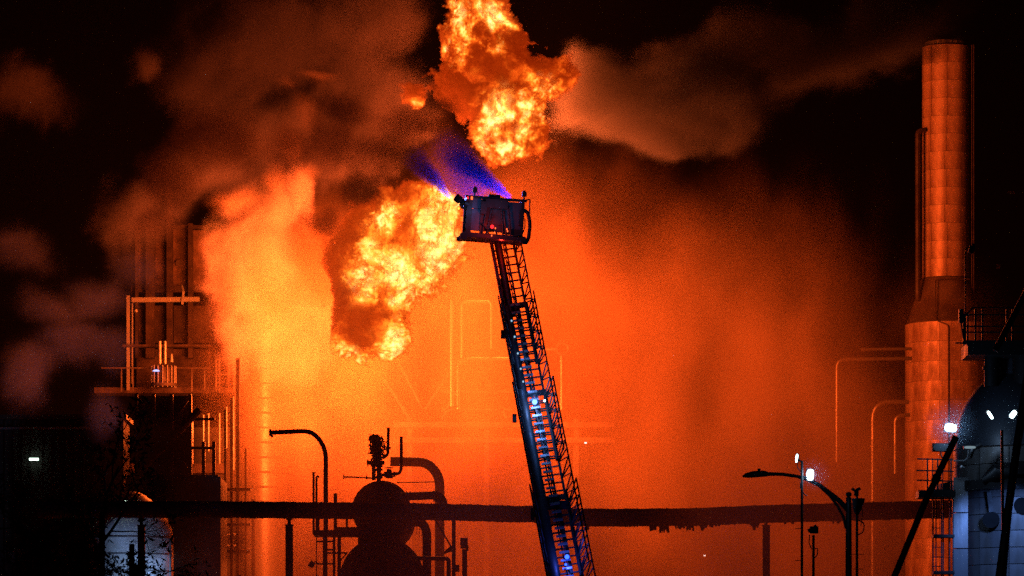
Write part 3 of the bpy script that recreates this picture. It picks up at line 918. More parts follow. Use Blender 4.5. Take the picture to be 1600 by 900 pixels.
# big faded pipe behind
pipework('elbow_pipe', 'wide faded orange elbow pipe behind the round vessels', [(610, 721), (668, 722), (687, 745), (687, 905)], 15, 190, r=1.1, m=STEEL, n=16, flanges=())
pipework('guard_wire', 'thin level wire between vent pipe and wide elbow', [(620, 754), (682, 753)], 1.6, 186, r=.1, n=5)
pipework('discharge_pipe', 'dark elbow pipe under the overhead pipe beside the drum', [(630, 816), (660, 816), (667, 830), (667, 905)], 14, YV + 2, r=.6, m=RUST, n=12)
pipework('frame_pipe', 'square pipe hoop at the right of the large drum', [(628, 872, .5), (701, 873, .5), (701, 905, .5)], 7, YV - 2, r=.12, m=STEEL)
pst = thing('pipe_stanchion', 'thin steel stanchion with diagonal stay right of the vessels', 'post', P(709, 905, YV))
part('shaft', MB().bar(P(709, 905, YV), P(709, 806, YV), M_(6, YV)), STEEL, pst)
part('stay', MB().bar(P(680, 812, YV), P(706, 856, YV), .07), STEEL, pst)
part('clamp', MB().box(P(712, 888, YV), (.32, .25, .3)), STEEL, pst)
part('saddle', MB().tube([P(694, 864, YV), P(704, 858, YV), P(710, 858, YV)], [.05, .12, .05], 6), STEEL, pst)
h1 = thing('hydrant_post', 'capped post standing alone right of the vessels', 'post', P(726, 905, YV - 1))
part('shaft', MB().tube([P(726, 905, YV - 1), P(726, 858, YV - 1)], M_(4, YV), 10), STEEL, h1)
part('head', MB().box(P(725, 847, YV - 1), (.32, .3, .34)), STEEL, h1)
part('side_valve', MB().tube([P(728, 856, YV - 1.2), P(732, 856, YV - 1.2)], .13, 8), STEEL, h1)
part('collar', MB().tube([P(726, 857, YV - 1), P(726, 854, YV - 1)], .18, 10), STEEL, h1)

# gooseneck and deck at the left of the drums
gn = pipework('gooseneck_pipe', 'tall gooseneck pipe with its open end pointing left', [(424, 676), (488, 673), (509, 700), (509, 832)], 7.4, YV - 1.5, r=.85, m=BLACK, n=12)
part('end_flange', MB().tube([P(420.5, 676, YV - 1.5), P(424, 676, YV - 1.5)], .15, 12), BLACK, gn)
part('drip_ring', MB().tube([P(424, 680, YV - 1.5), P(426, 683, YV - 1.5)], .05, 8), BLACK, gn)
part('clip', MB().tube([P(503, 694, YV - 1.5), P(504, 698, YV - 1.5)], .07, 8), BLACK, gn)
dd = thing('vessel_deck', 'black steel deck on legs left of the round vessels', 'deck', P(530, 905, YV - 1))
part('plate', MB().bar(P(492, 834, YV - 1), P(580, 834, YV - 1), 1.2, M_(9, YV), up=(0, 1, 0)), STEEL, dd)
part('plate', MB().bar(P(524, 826, YV - 1), P(578, 826, YV - 1), 1.0, M_(3, YV), up=(0, 1, 0)), STEEL, dd)
for px, w in ((508, 7), (522, 4), (530, 5.5)):
    part('leg', MB().bar(P(px, 905, YV - 1.3), P(px, 836, YV - 1.3), M_(w, YV)), STEEL, dd)
for a, b, py in ((494, 524, 846), (510, 520, 859), (510, 540, 864), (494, 520, 881)):
    part('crossbar', MB().bar(P(a, py, YV - 1.5), P(b, py, YV - 1.5), .07), STEEL, dd)
part('brace', MB().bar(P(543, 863, YV - 1.5), P(532, 876, YV - 1.5), .06), STEEL, dd)
part('post', MB().bar(P(494.5, 905, YV - 1.5), P(494.5, 838, YV - 1.5), .04), STEEL, dd)
for px, y0 in ((490, 738), (494.5, 745), (524, 771), (542, 800)):
    part('rail_post', MB().tube([P(px, 836, YV - 1.4), P(px, y0, YV - 1.4)], .05 if px != 524 else .075, 6), STEEL, dd)
part('stub', MB().bar(P(497, 832, YV - 1), P(497, 808, YV - 1), .12), STEEL, dd)
part('post_cap', MB().tube([P(490, 739.5, YV - 1.4), P(490, 738, YV - 1.4)], .09, 8), STEEL, dd)
part('post_hook', MB().tube(bend([P(494.5, 746, YV - 1.4), P(496, 743, YV - 1.4), P(498.5, 746, YV - 1.4)], .05), .035, 6), STEEL, dd)
wl = thing('flood_lamp', 'small unlit lamp tilted down under the vessel deck', 'lamp', P(487, 882, YV - 2))
part('housing', MB().bar(P(484, 886, YV - 2), P(490, 878, YV - 2), .3, .22), BLACK, wl)
part('arm', MB().bar(P(491, 877, YV - 2), P(496, 880, YV - 2), .05), BLACK, wl)

# ------------------------------------------------------------------ aerial ladder (Y 142)
Tp, Bp = P(784, 372, 142), P(885, 900, 136.5)
U = (Tp - Bp).normalized()
Bp = Bp - U * 7
LT = (Tp - Bp).length
Wd = Vector((1, 0, 0)); Wd = (Wd - U * Wd.dot(U)).normalized()
H = U.cross(Wd); 
if H.y > 0: H = -H
yaw = math.radians(15)
Wd2 = (Wd * math.cos(yaw) - H * math.sin(yaw)).normalized()
H2 = H.copy(); Wd2 = Wd.copy()
al = thing('aerial_ladder', 'black fire truck ladder rising diagonally across the orange glow', 'ladder', Bp)
def LP(s, w, h): return Bp + U * s + Wd2 * w + H2 * h
def s_of(py):                                       # distance along the ladder at a photograph height
    a, b = 0, LT
    for _ in range(40):
        m_ = (a + b) / 2; q = LP(m_, 0, 0)
        yy = 450 - ((q.z - CAMZ) / q.y - TILT) * S
        if yy > py: a = m_
        else: b = m_
    return a
secs = [(LT, 40, .74, .62, .0), (s_of(478), s_of(600), .86, .70, .06), (s_of(612), s_of(740), .98, .78, .12), (s_of(775), 0, 1.12, .88, .18)]
tops = [LT, s_of(474), s_of(610), s_of(772)]
bots = [s_of(570), s_of(720), s_of(900), 0]
wid = [.72, .84, .96, 1.10]; hei = [.55, .64, .74, .86]
rung_cache = {}
tread = MB().bar((-.17, 0, 0), (.15, 0, 0), .075, .05).mesh('tread', GALV)
RE = Matrix((Wd2, U, Wd2.cross(U))).transposed().to_euler()
for k in range(4):
    w, h, s1, s0 = wid[k] / 2, hei[k], tops[k], bots[k]
    o = -.06 * k                                        # each lower section sits outside the one above
    lean = .20 + .03 * k                                # the handrails splay outwards
    sec = link('ladder_section', None, al)
    for sd in (-1, 1):
        part('base_rail', MB().bar(LP(s0, sd * w, o), LP(s1, sd * w, o), .075, .13, up=H2), BLACK, sec)
        m = MB()
        m.bar(LP(s0, sd * (w + lean * (1 if sd > 0 else .55)), h), LP(s1, sd * (w + lean * (1 if sd > 0 else .55)), h), .05, .05, up=H2)
        n = max(3, int((s1 - s0) / .30)); st = (s1 - s0) / n
        for i in range(n):
            a, b = s0 + i * st, s0 + (i + 1) * st
            if i % 2: m.bar(LP(a, sd * (w + lean * (1 if sd > 0 else .55)), h), LP(b, sd * w, o), .04, .035, up=H2)
            else: m.bar(LP(a, sd * w, o), LP(b, sd * (w + lean * (1 if sd > 0 else .55)), h), .04, .035, up=H2)
            if i % 2 == 0: m.bar(LP(a, sd * w, o), LP(a, sd * (w + lean * (1 if sd > 0 else .55)), h), .032, .032, up=H2)
        part('handrail', m, BLACK, sec)
    m = MB()                                            # inner truss beside the walkway
    xi = .08 + .05 * k
    m.bar(LP(s0, xi, o), LP(s1, xi, o), .06, .09, up=H2); m.bar(LP(s0, xi - .1, o + .2), LP(s1, xi - .1, o + .2), .035, .035, up=H2)
    n = max(3, int((s1 - s0) / .24)); st = (s1 - s0) / n
    for i in range(n):
        a, b = s0 + i * st, s0 + (i + 1) * st
        if i % 2: m.bar(LP(a, xi - .1, o + .2), LP(b, xi, o), .032, .03, up=H2)
        else: m.bar(LP(a, xi, o), LP(b, xi - .1, o + .2), .032, .03, up=H2)
    part('inner_truss', m, BLACK, sec)
    part('crosshead', MB().bar(LP(s1 - .05, -w, o), LP(s1 - .05, w, o), .12, .14, up=H2), BLACK, sec)
    n = int((s1 - s0) / .30)
    rl = (w * 2)
    mm = MB(); mm.bar((-rl / 2, 0, 0), (rl / 2, 0, 0), .045, .04); rung_m = mm.mesh('rung', BLACK)
    for i in range(n):
        sp = s0 + (i + .5) * (s1 - s0) / n
        r_ = link('rung', rung_m, sec, LP(sp, 0, o) - Bp); r_.rotation_euler = RE
        if k in (1, 2, 3) and sp < tops[k] - .1 and (k == 3 or sp > tops[k + 1]):
            r_ = link('tread', tread, sec, LP(sp, -.02 + .03 * k, .16) - Bp); r_.rotation_euler = RE
for k, (s1, s0, x, wd) in enumerate(((LT - .2, s_of(492), -.17, .26), (s_of(480), s_of(620), -.29, .32), (s_of(610), s_of(790), -.34, .36), (s_of(780), 0, -.38, .40))):
    part('waterway_pipe', MB().tube([LP(s0, x, .02), LP(s1, x, .02)], wd / 2, 12), BLACK, al)
for s0_, s1_, x, d in ((s_of(478), s_of(430), -.27, .12), (s_of(640), s_of(478), -.40, .22), (s_of(740), s_of(640), -.44, .22)):
    part('side_plate', MB().bar(LP(s0_, x, -.18), LP(s1_, x, -.18), d, .06, up=H2), BLACK, al)
for py in (520, 650, 800):
    part('bracket', MB().box(LP(s_of(py), -.58 - (.14 if py > 640 else 0), .05), (.14, .25, .42 if py > 700 else .28)), BLACK, al)
part('end_box', MB().box(LP(s_of(785), .0, -.2), (1.1, .3, .3)), BLACK, al)
part('cable', MB().tube([LP(s_of(900), .05, -.2), LP(s_of(640), .02, -.15), LP(s_of(480), .0, -.1)], .03, 6), HOSE, al)
for py in (505, 530, 556, 580, 600):
    part('step_light', MB().tube([LP(s_of(py), -.22, .2), LP(s_of(py), -.22, .24)], .03, 8), glow('step lens', (.4, .7, 1), .9) if py == 505 else bpy.data.materials['step lens'], al)
# lamps on the ladder
def strobe(px, py, Y, r, m, col, pw, lab, soft=.08):
    c = P(px, py, Y)
    o = solo('ladder_lamp', MB().tube([c + Vector((0, .06, 0)), c, c + Vector((0, -.05, 0))], [r, r, r * .6], 12), m, lab, 'lamp', c)
    if pw: lamp('ladder_lamp_and_fill', c + Vector((0, -.25, .05)), pw, col, soft)
    return o
def on_ladder(px, py, h=.45):
    q = LP(s_of(py), 0, h)
    return px, py, q.y
strobe(*on_ladder(835.5, 628), .085, BLUEL, (.2, .4, 1), 45, 'bright blue white lamp halfway down the ladder')
strobe(*on_ladder(886, 870), .075, BLUED, (.06, .12, 1), 45, 'deep blue lamp low on the ladder near the bottom edge')
strobe(769, 354, 140.3, .06, REDL, (1, .03, .02), 24, 'red lamp under the bucket where the ladder meets it')
strobe(*on_ladder(851, 626), .035, WHITES, (.4, .6, 1), 0, 'small pale lamp on the right rail beside the blue white lamp')
strobe(*on_ladder(884, 882), .04, BLUED, (.1, .2, 1), 0, 'small blue marker just under the deep blue lamp')
for px, py, pw in ((815, 540, 9), (826, 590, 20), (842, 655, 40), (850, 690, 9)):
    lamp('ladder_lamp_and_fill', P(*on_ladder(px, py, .9)), pw * .8, (.12, .32, 1), .1)  # extra lamps without fixtures, added to light the treads
lamp('ladder_lamp_and_fill', LP(s_of(392), -.1, .7), 45, (1, .02, .01), .08)  # added red fill that widens the glow below the bucket
lamp('panel_fill', P(739, 322, 139.9), 9, (.2, .4, 1), .1)  # fill lamps without fixtures, added to turn the bucket panels blue
lamp('panel_fill', P(795, 320, 139.6), 6, (.3, .4, 1), .1)

# ------------------------------------------------------------------ bucket at the ladder tip
bk = thing('rescue_bucket', 'black rescue platform bucket at the tip of the ladder', 'bucket', P(770, 380, 141.5))
tl = math.radians(-3.5)
Rb = Matrix.Rotation(-tl, 3, 'Y') @ Matrix.Rotation(math.radians(8), 3, 'Z')
Cb = P(770, 345, 141.3)
def BP(x, y, z): return Cb + Rb @ Vector((x * .93, y, z * .95))
BKM = mat('bucket paint', (.03, .03, .034), .5, 0, .4, 4)
def bb(name, x, y, z, w, d, h, m=BKM, lab=None): return part(name, MB().box(BP(x, y, z), (w, d, h), Rb), m, bk, lab)
def bt(name, pts, r, m=BLACK, n=8): return part(name, MB().tube([BP(*p) for p in pts], r, n), m, bk)
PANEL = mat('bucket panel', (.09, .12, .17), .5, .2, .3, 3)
bb('floor', 0, 0, -.62, 2.08, 1.15, .14)
bb('bumper', -.02, -.6, -.66, 2.2, .12, .12)
bb('bumper', -.02, .6, -.66, 2.2, .12, .12)
for sx in (-1, 1):
    bb('bumper_end', sx * 1.08, 0, -.66, .13, 1.3, .16)
    for sy in (-1, 1):
        bb('corner_post', sx * (1.0 - .03 * (sy > 0)), sy * .52, .04, .1, .1, 1.35)
bb('top_rail', 0, -.52, .72, 2.1, .07, .09); bb('top_rail', 0, .52, .72, 2.1, .07, .09)
bb('side_rail', -1, 0, .72, .07, 1.1, .07); bb('side_rail', 1, 0, .72, .07, 1.1, .07)
bb('left_panel', -.70, -.5, -.08, .36, .04, .72, PANEL, 'bluish lit panel')
bb('left_panel_upper', -.70, -.5, .5, .34, .04, .34, PANEL)
bb('center_panel', -.06, -.53, .12, .82, .06, 1.12, BLACK)
bb('right_panel', .66, -.5, .16, .58, .05, .92, PANEL)
bb('right_kickplate', .66, -.53, -.42, .62, .05, .2, BLACK)
bb('center_plate', .1, -.58, .05, .42, .04, .5, BLACK)
bb('shield', .2, .5, .14, 1.6, .04, .9, BLACK)
for (x0_, z0_, x1_, z1_) in ((-.45, -.6, -.3, .6), (-.3, -.6, -.1, .1), (.32, -.6, .18, .5), (.45, .5, .6, -.6), (-.2, .6, .35, .62), (.95, -.5, .5, -.62)):
    bt('clutter_bar', [(x0_, -.62, z0_), (x1_, -.64, z1_)], .028)
bb('storage_box', .02, -.6, .52, .75, .16, .3)
bb('storage_box', -.45, -.62, .35, .2, .14, .42)
bb('storage_box', .95, -.56, .1, .14, .16, .5)
bt('air_hose', [(-.5, -.62, -.2), (-.3, -.68, -.4), (-.05, -.66, -.35), (.1, -.64, -.55)], .03)
bb('console', -.05, -.3, .8, .4, .3, .14, BLACK)
bb('gate_post', -.93, -.52, .05, .14, .06, 1.2); bb('inner_post', -.48, -.54, -.05, .12, .05, 1.3)
bt('gusset', [(-.3, -.6, -.62), (-.15, -.6, .3)], .035); bt('gusset', [(.45, -.6, -.62), (.3, -.6, .3)], .035)
bt('cable_loop', [(-1.06, -.5, .35), (-1.14, -.5, .2), (-1.12, -.5, .05), (-1.05, -.5, -.02)], .018)
bt('tie_strap', [(-1.02, -.5, -.1), (-1.1, -.5, -.3), (-1.05, -.5, -.5)], .02)
bb('corner_foot', -1.12, -.6, -.72, .22, .2, .2)
for k, (x, w) in enumerate(((-.85, .3), (-.6, .3), (-.3, .35))):
    bb('hanging_clip', x, -.62, -.78, .04, .04, .12)
# monitor nozzle at the left
bt('monitor_base', [(-.98, -.45, .45), (-1.12, -.45, .5)], .16, n=12)
bt('monitor_nozzle', [(-1.06, -.45, .44), (-1.26, -.4, .56), (-1.42, -.35, .66)], .1, n=12)
bt('nozzle_tip', [(-1.3, -.4, .58), (-1.44, -.34, .68)], .14, n=12)
bt('nozzle_handle', [(-1.3, -.45, .45), (-1.2, -.45, .32), (-1.05, -.45, .3)], .05)
bt('second_nozzle', [(.05, .5, .7), (-.0, .6, .84)], .08, n=10)
# right: hose loop, handrail, work lamps
part('hose', MB().tube(bend([BP(1.02, -.5, .42), BP(1.2, -.55, .3), BP(1.3, -.55, -.1), BP(1.27, -.55, -.62), BP(1.16, -.55, -.80), BP(1.0, -.5, -.66)], .25), .062, 10), HOSE, bk)
part('hose_coupling', MB().tube([BP(.9, -.5, -.64), BP(1.04, -.53, -.69)], .08, 10), GALV, bk)
part('grab_rail', MB().tube(bend([BP(1.02, -.5, .74), BP(1.24, -.5, .8), BP(1.26, -.5, .3)], .05), .022, 6), BLACK, bk)
part('cable_tie', MB().tube([BP(1.1, -.5, .1), BP(1.12, -.5, -.2), BP(1.06, -.5, -.4)], .018, 5), BLACK, bk)
for x, z in ((-.78, .88), (1.03, .88)):
    bt('lamp_stem', [(x, -.45, .72), (x, -.45, .9)], .03)
    bb('work_lamp', x, -.45, .97, .15, .12, .16)
    bt('lamp_knob', [(x, -.45, 1.04), (x, -.45, 1.1)], .045)
for x, z, m, r in ((-.9, .66, REDD, .04), (-1.05, .66, REDL, .028)):
    bb('marker_lamp', x, -.62, z, r * 1.6, .03, r * 2.4, m)
bb('yellow_marker', -1.34, -.5, .27, .05, .04, .06, YELL)
for x, z in ((.02, -.35), (-.1, -.62), (.44, -.35), (.47, -.42), (.0, -.5)):
    bb('reflector', x, -.66, z, .035, .02, .05, REDD)  # reflector glints put in as small glowing plates

lamp('nozzle_fill', P(703, 310, 142.0), 120, (.14, .24, 1), .08)  # blue fill lamps added at the nozzles to light the jets
lamp('nozzle_fill', P(794, 305, 143.0), 150, (.10, .18, 1), .08)

# ------------------------------------------------------------------ foreground right: street lamp, masts (Y 97)
Y1 = 97.0
sl = thing('street_lamp', 'black unlit street lamp with curved arm reaching left', 'street lamp', ground_at(1326, Y1))
part('pole', MB().tube([ground_at(1326, Y1), P(1326, 860, Y1), P(1326, 778, Y1)], [.11, .075, .065], 12), BLACK, sl)
part('finial', MB().lathe(P(1326, 778, Y1), [(.065, 0), (.04, .03), (.075, .07), (.06, .12), (.02, .14)], 10), BLACK, sl)
arm = [P(1325, 797, Y1), P(1300, 776, Y1), P(1262, 752, Y1), P(1230, 742, Y1), P(1200, 740, Y1)]
arm = [P(1325, 797, Y1), P(1312, 783, Y1), P(1296, 770, Y1), P(1280, 758, Y1), P(1262, 749, Y1), P(1244, 744, Y1), P(1222, 741, Y1), P(1198, 740.5, Y1)]
part('arm', MB().tube(arm, [.065, .06, .055, .05, .045, .04, .04, .045], 8), BLACK, sl)
part('lower_arm', MB().tube([P(1322, 826, Y1), P(1318, 808, Y1), P(1309, 791, Y1), P(1296, 774, Y1), P(1284, 763, Y1)], .033, 8), BLACK, sl)
part('lamp_head', MB().tube([P(1202, 741, Y1), P(1194, 740, Y1), P(1178, 741, Y1), P(1166, 743, Y1), P(1160, 744.5, Y1)], [.045, .075, .08, .06, .02], 10), BLACK, sl)
part('photocell', MB().tube([P(1186, 738, Y1), P(1186, 732, Y1)], .035, 8), BLACK, sl)

m1 = thing('light_mast', 'thin black mast carrying two small white floodlights', 'mast', ground_at(1253, Y1 - 2))
Y2 = Y1 - 2
part('pole', MB().tube([ground_at(1253, Y2), P(1253, 720, Y2)], .03, 8), BLACK, m1)
part('upper_arm', MB().bar(P(1254, 722, Y2), P(1244, 717, Y2), .04), BLACK, m1)
def flood(px, py, Y, w, h, rotz, roty, lens, lab, power=0, aim=None, group=None, halo=True):
    c = P(px, py, Y)
    f = thing('floodlight', lab, 'floodlight', c, group)
    R = Matrix.Rotation(rotz, 3, 'Z') @ Matrix.Rotation(roty, 3, 'Y')
    part('housing', MB().box(c + R @ Vector((0, .05, 0)), (w * 1.12, .09, h * 1.12), R), BLACK, f)
    for k in (-1, 0, 1):
        part('fin', MB().box(c + R @ Vector((k * w * .3, .12, 0)), (.015, .06, h), R), BLACK, f)
    lm = MB()
    ring = [[], []]
    for k in range(20):
        a = 2 * math.pi * k / 20
        ca, sa = math.cos(a), math.sin(a)
        q = (abs(ca) ** 3.2 + abs(sa) ** 3.2) ** (-1 / 3.2)
        for j, yy in enumerate((-.02, .01)):
            ring[j].append(lm.b.verts.new(c + R @ Vector((w / 2 * q * ca, yy, h / 2 * q * sa))))
    lm.b.faces.new(ring[0]); lm.b.faces.new(ring[1][::-1])
    for k in range(20):
        lm.b.faces.new((ring[0][k], ring[0][(k + 1) % 20], ring[1][(k + 1) % 20], ring[1][k]))
    part('lens', lm, lens, f)
    if power:
        lamp('floodlight_beam', c + R @ Vector((0, -.22, 0)), power, (.38, .62, 1), .2, 'SPOT' if aim else 'POINT', aim, 130 if aim else None)
    return f
flood(1245, 716, Y2, .045, .19, math.radians(-15), .12, WHITES, 'thin edge on floodlight at the top of the mast')
flood(1266, 742, Y2 + .1, .15, .25, .1, .05, WHITEL, 'bright white floodlight beside the mast below its top', 14)
part('bracket', MB().bar(P(1254, 744, Y2), P(1262, 746, Y2), .03), BLACK, m1)
part('cable', MB().tube(bend([P(1254, 748, Y2), P(1249, 760, Y2 - .05), P(1257, 773, Y2), P(1261, 775, Y2)], .1), .012, 5), BLACK, m1)
part('cable', MB().tube(bend([P(1247, 720, Y2), P(1245, 728, Y2 - .05), P(1249, 735, Y2), P(1253, 738, Y2)], .1), .01, 5), BLACK, m1)
for py in (826, 876): part('step_bolt', MB().bar(P(1242, py, Y2), P(1253, py, Y2), .015), BLACK, m1)

m2 = thing('camera_mast', 'thin black mast with camera heads just right of the street lamp', 'mast', ground_at(1339, Y2))
part('pole', MB().tube([ground_at(1339, Y2), P(1339, 790, Y2), P(1339, 772, Y2)], [.035, .03, .025], 8), BLACK, m2)
part('shade', MB().tube([P(1339, 804, Y2), P(1339, 797, Y2), P(1341, 782, Y2), P(1341, 779, Y2)], [.045, .09, .15, .16], 10), BLACK, m2)
part('camera', MB().box(P(1338, 770, Y2), (.10, .12, .14)), BLACK, m2)
part('camera', MB().bar(P(1331, 763, Y2), P(1336, 767, Y2), .06), BLACK, m2)
part('camera', MB().bar(P(1338, 766, Y2), P(1344, 763, Y2), .07), BLACK, m2)
part('cable', MB().tube(bend([P(1339, 812, Y2), P(1351, 817, Y2), P(1349, 832, Y2), P(1340, 836, Y2)], .1), .015, 5), BLACK, m2)
part('cable', MB().tube(bend([P(1344, 785, Y2), P(1348, 800, Y2), P(1345, 822, Y2)], .1), .01, 5), BLACK, m2)
for py in (866, 889): part('step_bolt', MB().bar(P(1332, py, Y2), P(1350, py, Y2), .014), BLACK, m2)

m3 = thing('camera_mast', 'shortest dark mast with drooping cables between the lamp poles', 'mast', ground_at(1271, Y2))
part('pole', MB().tube([ground_at(1271, Y2), P(1271, 836, Y2)], [.05, .03], 8), BLACK, m3)
part('camera', MB().box(P(1272, 828, Y2), (.19, .14, .16)), BLACK, m3)
part('camera', MB().bar(P(1263, 830, Y2), P(1276, 822, Y2), .09), BLACK, m3)
part('cable', MB().tube([P(1265, 836, Y2), P(1264, 848, Y2), P(1268, 858, Y2)], .012, 5), BLACK, m3)
part('cable', MB().tube(bend([P(1272, 858, Y2), P(1278, 856, Y2), P(1277, 868, Y2), P(1272, 872, Y2)], .08), .012, 5), BLACK, m3)

# ------------------------------------------------------------------ domed tower lit blue (Y 108)
Y3 = 112.0
xc = P(1604, 0, Y3).x
r3 = M_(112, Y3)
dt = thing('domed_tower', 'dark domed vessel with blue lit cladding at lower right', 'tower', (xc, Y3, GZ))
zs0, zs1 = zat(990, Y3), zat(705, Y3)
part('core', MB().lathe((xc, Y3, 0), [(r3 - .02, GZ), (r3 - .02, zat(700, Y3))], 40), JOINT, dt)
rows = 11
clad_column(dt, xc, Y3, r3, [zs0 + (zs1 - zs0) * k / rows for k in range(rows + 1)], 14, CLADB, gap=.02, thick=.025, seam=0, off=.2)
part('base_shell', MB().lathe((xc, Y3, 0), [(r3 + .02, GZ), (r3 + .02, zs0 - .02)], 40), CLADB, dt)
DOME = mat('dome coating', (.06, .07, .09), .45, 0, .3, 1.2, .1)
z0 = zat(703, Y3)
prof = [(r3 + .03, z0), (r3 + .03, zat(690, Y3)), (r3 * .97, zat(660, Y3)), (r3 * .88, zat(634, Y3)), (r3 * .72, zat(608, Y3)), (r3 * .5, zat(588, Y3)), (r3 * .46, zat(560, Y3)), (r3 * .46, zat(545, Y3))]
part('dome', MB().lathe((xc, Y3, 0), prof, 40), DOME, dt)
part('manhole_cover', MB().tube([P(1548, 812, Y3 - 1.95), P(1549, 812, Y3 - 1.75)], M_(13, 110), 20), MATT, dt)
part('manhole_cover', MB().tube([P(1597, 790, Y3 - 2.1), P(1597, 790, Y3 - 1.85)], M_(13, 110), 20), MATT, dt, 'larger dark cover at frame edge')
part('davit', MB().bar(P(1545, 768, Y3 - 1.95), P(1549, 800, Y3 - 1.95), .12, .05), BLACK, dt)
part('ring_deck', MB().lathe((xc, Y3, 0), [(r3 + .05, zat(772, Y3)), (r3 + .55, zat(772, Y3)), (r3 + .55, zat(757, Y3)), (r3 + .05, zat(757, Y3))], 12), BLACK, dt)
part('valve_body', MB().tube([P(1535, 752, Y3 - 2), P(1556, 742, Y3 - 2), P(1600, 738, Y3 - 2)], [.1, .3, .32], 10), BLACK, dt)
part('bent_pipe', MB().tube(bend([P(1515, 716, Y3 - 2.2), P(1520, 700, Y3 - 2.2), P(1534, 695, Y3 - 2.2)], .2), .06, 8), BLACK, dt)
part('pipe_clip', MB().tube(bend([P(1578, 678, Y3 - 2.2), P(1581, 684, Y3 - 2.2), P(1577, 693, Y3 - 2.2)], .1), .02, 5), GALV, dt)
# square lit shaft at the left edge
sh = thing('lift_shaft', 'square metal riser panel on the left edge of the domed tower', 'shaft', Vector((P(1500, 0, Y3 - 1.4).x, Y3 - 1.4, GZ)))
hpan = MB().box((0, 0, 0), (M_(23, 110.6), .3, .92)).mesh('panel', CLADB)
zz = zat(1000, Y3)
z_end = zat(716, 110)
k = 0
while zz < z_end:
    link('panel', hpan, sh, (0, 0, zz)); zz += .95; k += 1
part('top_pipe', MB().tube(bend([P(1490, 720, 110), P(1508, 720, 110), P(1513, 714, 110), P(1513, 703, 110)], .12), .022, 6), GALV, sh)
part('bracket', MB().tube(bend([P(1501, 731, 110), P(1503, 728, 110), P(1506, 731, 110)], .04), .03, 6), GALV, sh)
# railing platform on the very top
pf = thing('lookout_platform', 'black railed platform on a column above the dome', 'platform', P(1550, 590, Y3))
YP = Y3 - 1.0
part('column', MB().tube([P(1549, 604, YP), P(1549, 556, YP)], M_(11.5, YP), 16), BLACK, pf)
part('column', MB().tube([P(1604, 604, YP), P(1604, 556, YP)], M_(22, YP), 16), BLACK, pf)
for px in (1538, 1560): part('flange_bolt', MB().tube([P(px - 3, 575, YP), P(px + 3, 575, YP)], .05, 6), BLACK, pf)
part('deck', MB().bar(P(1507, 549, YP), P(1680, 549, YP), 1.6, M_(20, YP), up=(0, 1, 0)), BLACK, pf)
part('deck_edge', MB().bar(P(1505, 535, YP - .75), P(1680, 535, YP - .75), M_(6, YP)), BLACK, pf)
for px in (1506, 1512, 1524, 1535, 1573, 1582, 1612):
    part('rail_post', MB().bar(P(px, 540, YP - .75), P(px, 483 if px > 1515 else 490, YP - .75), .05), BLACK, pf)
for py in (480.5, 492, 510, 519):
    part('rail', MB().bar(P(1507 if py > 485 else 1520, py, YP - .75), P(1680, py, YP - .75), .035), BLACK, pf)
part('rail', MB().bar(P(1505, 496, YP - .75), P(1521, 480, YP - .75), .04), BLACK, pf)
part('control_box', MB().box(P(1501.5, 494, YP - .8), (.12, .2, .36)), BLACK, pf)
part('bracket', MB().bar(P(1492, 536, YP - .7), P(1507, 536, YP - .7), .04), BLACK, pf)
part('conduit', MB().tube(bend([P(1502, 505, YP - .8), P(1504, 520, YP - .8), P(1506, 528, YP - .8)], .1), .02, 6), BLACK, pf)
ms = thing('platform_lamp', 'unlit lamp on a thin mast above the black platform', 'lamp', P(1508.5, 500, YP - .8))
part('mast', MB().bar(P(1508.5, 535, YP - .8), P(1508.5, 388, YP - .8), .035), BLACK, ms)
part('arm', MB().bar(P(1508, 388.5, YP - .8), P(1515, 387, YP - .8), .03), BLACK, ms)
part('lamp_body', MB().bar(P(1514, 389, YP - .8), P(1522, 391, YP - .8), .16, .2), BLACK, ms)
part('lamp_knob', MB().tube([P(1520, 385, YP - .8), P(1522, 381, YP - .8)], .04, 6), BLACK, ms)
# lamps of the tower
flood(1485.5, 668.5, Y3 - 2.6, .30, .20, -.1, .12, glow('main floodlight lens', (.62, .85, 1.0), 14), 'brightest white floodlight at the left edge of the dome', 40)
flood(1547, 648.5, Y3 - 2.7, .07, .24, .2, -.6, WHITES, 'slim tilted floodlight on the dome, left one of the pair')
flood(1583, 647.5, Y3 - 2.7, .13, .22, -.2, .65, WHITES, 'wide tilted floodlight on the dome at the frame edge')
o = flood(1470, 699, Y3 - 2.8, .40, .2, .1, 0, mat('dead lens', (.3, .33, .36), .2), 'unlit box floodlight above the caged ladder')
o = flood(1515.5, 699, Y3 - 2.5, .30, .07, 0, 0, glow('dim lens', (.5, .7, .8), .35), 'dim flat floodlight just right of the unlit box one')
lamp('tower_light', P(1568, 770, Y3 - 4.6), 260, (.16, .34, 1.0), .12, 'SPOT', P(1575, 870, Y3 - 2), 80)
part('arm', MB().tube(bend([P(1470, 705, Y3 - 2.8), P(1470, 712, Y3 - 2.8), P(1476, 719, Y3 - 2.8)], .1), .02, 6), GALV, o)
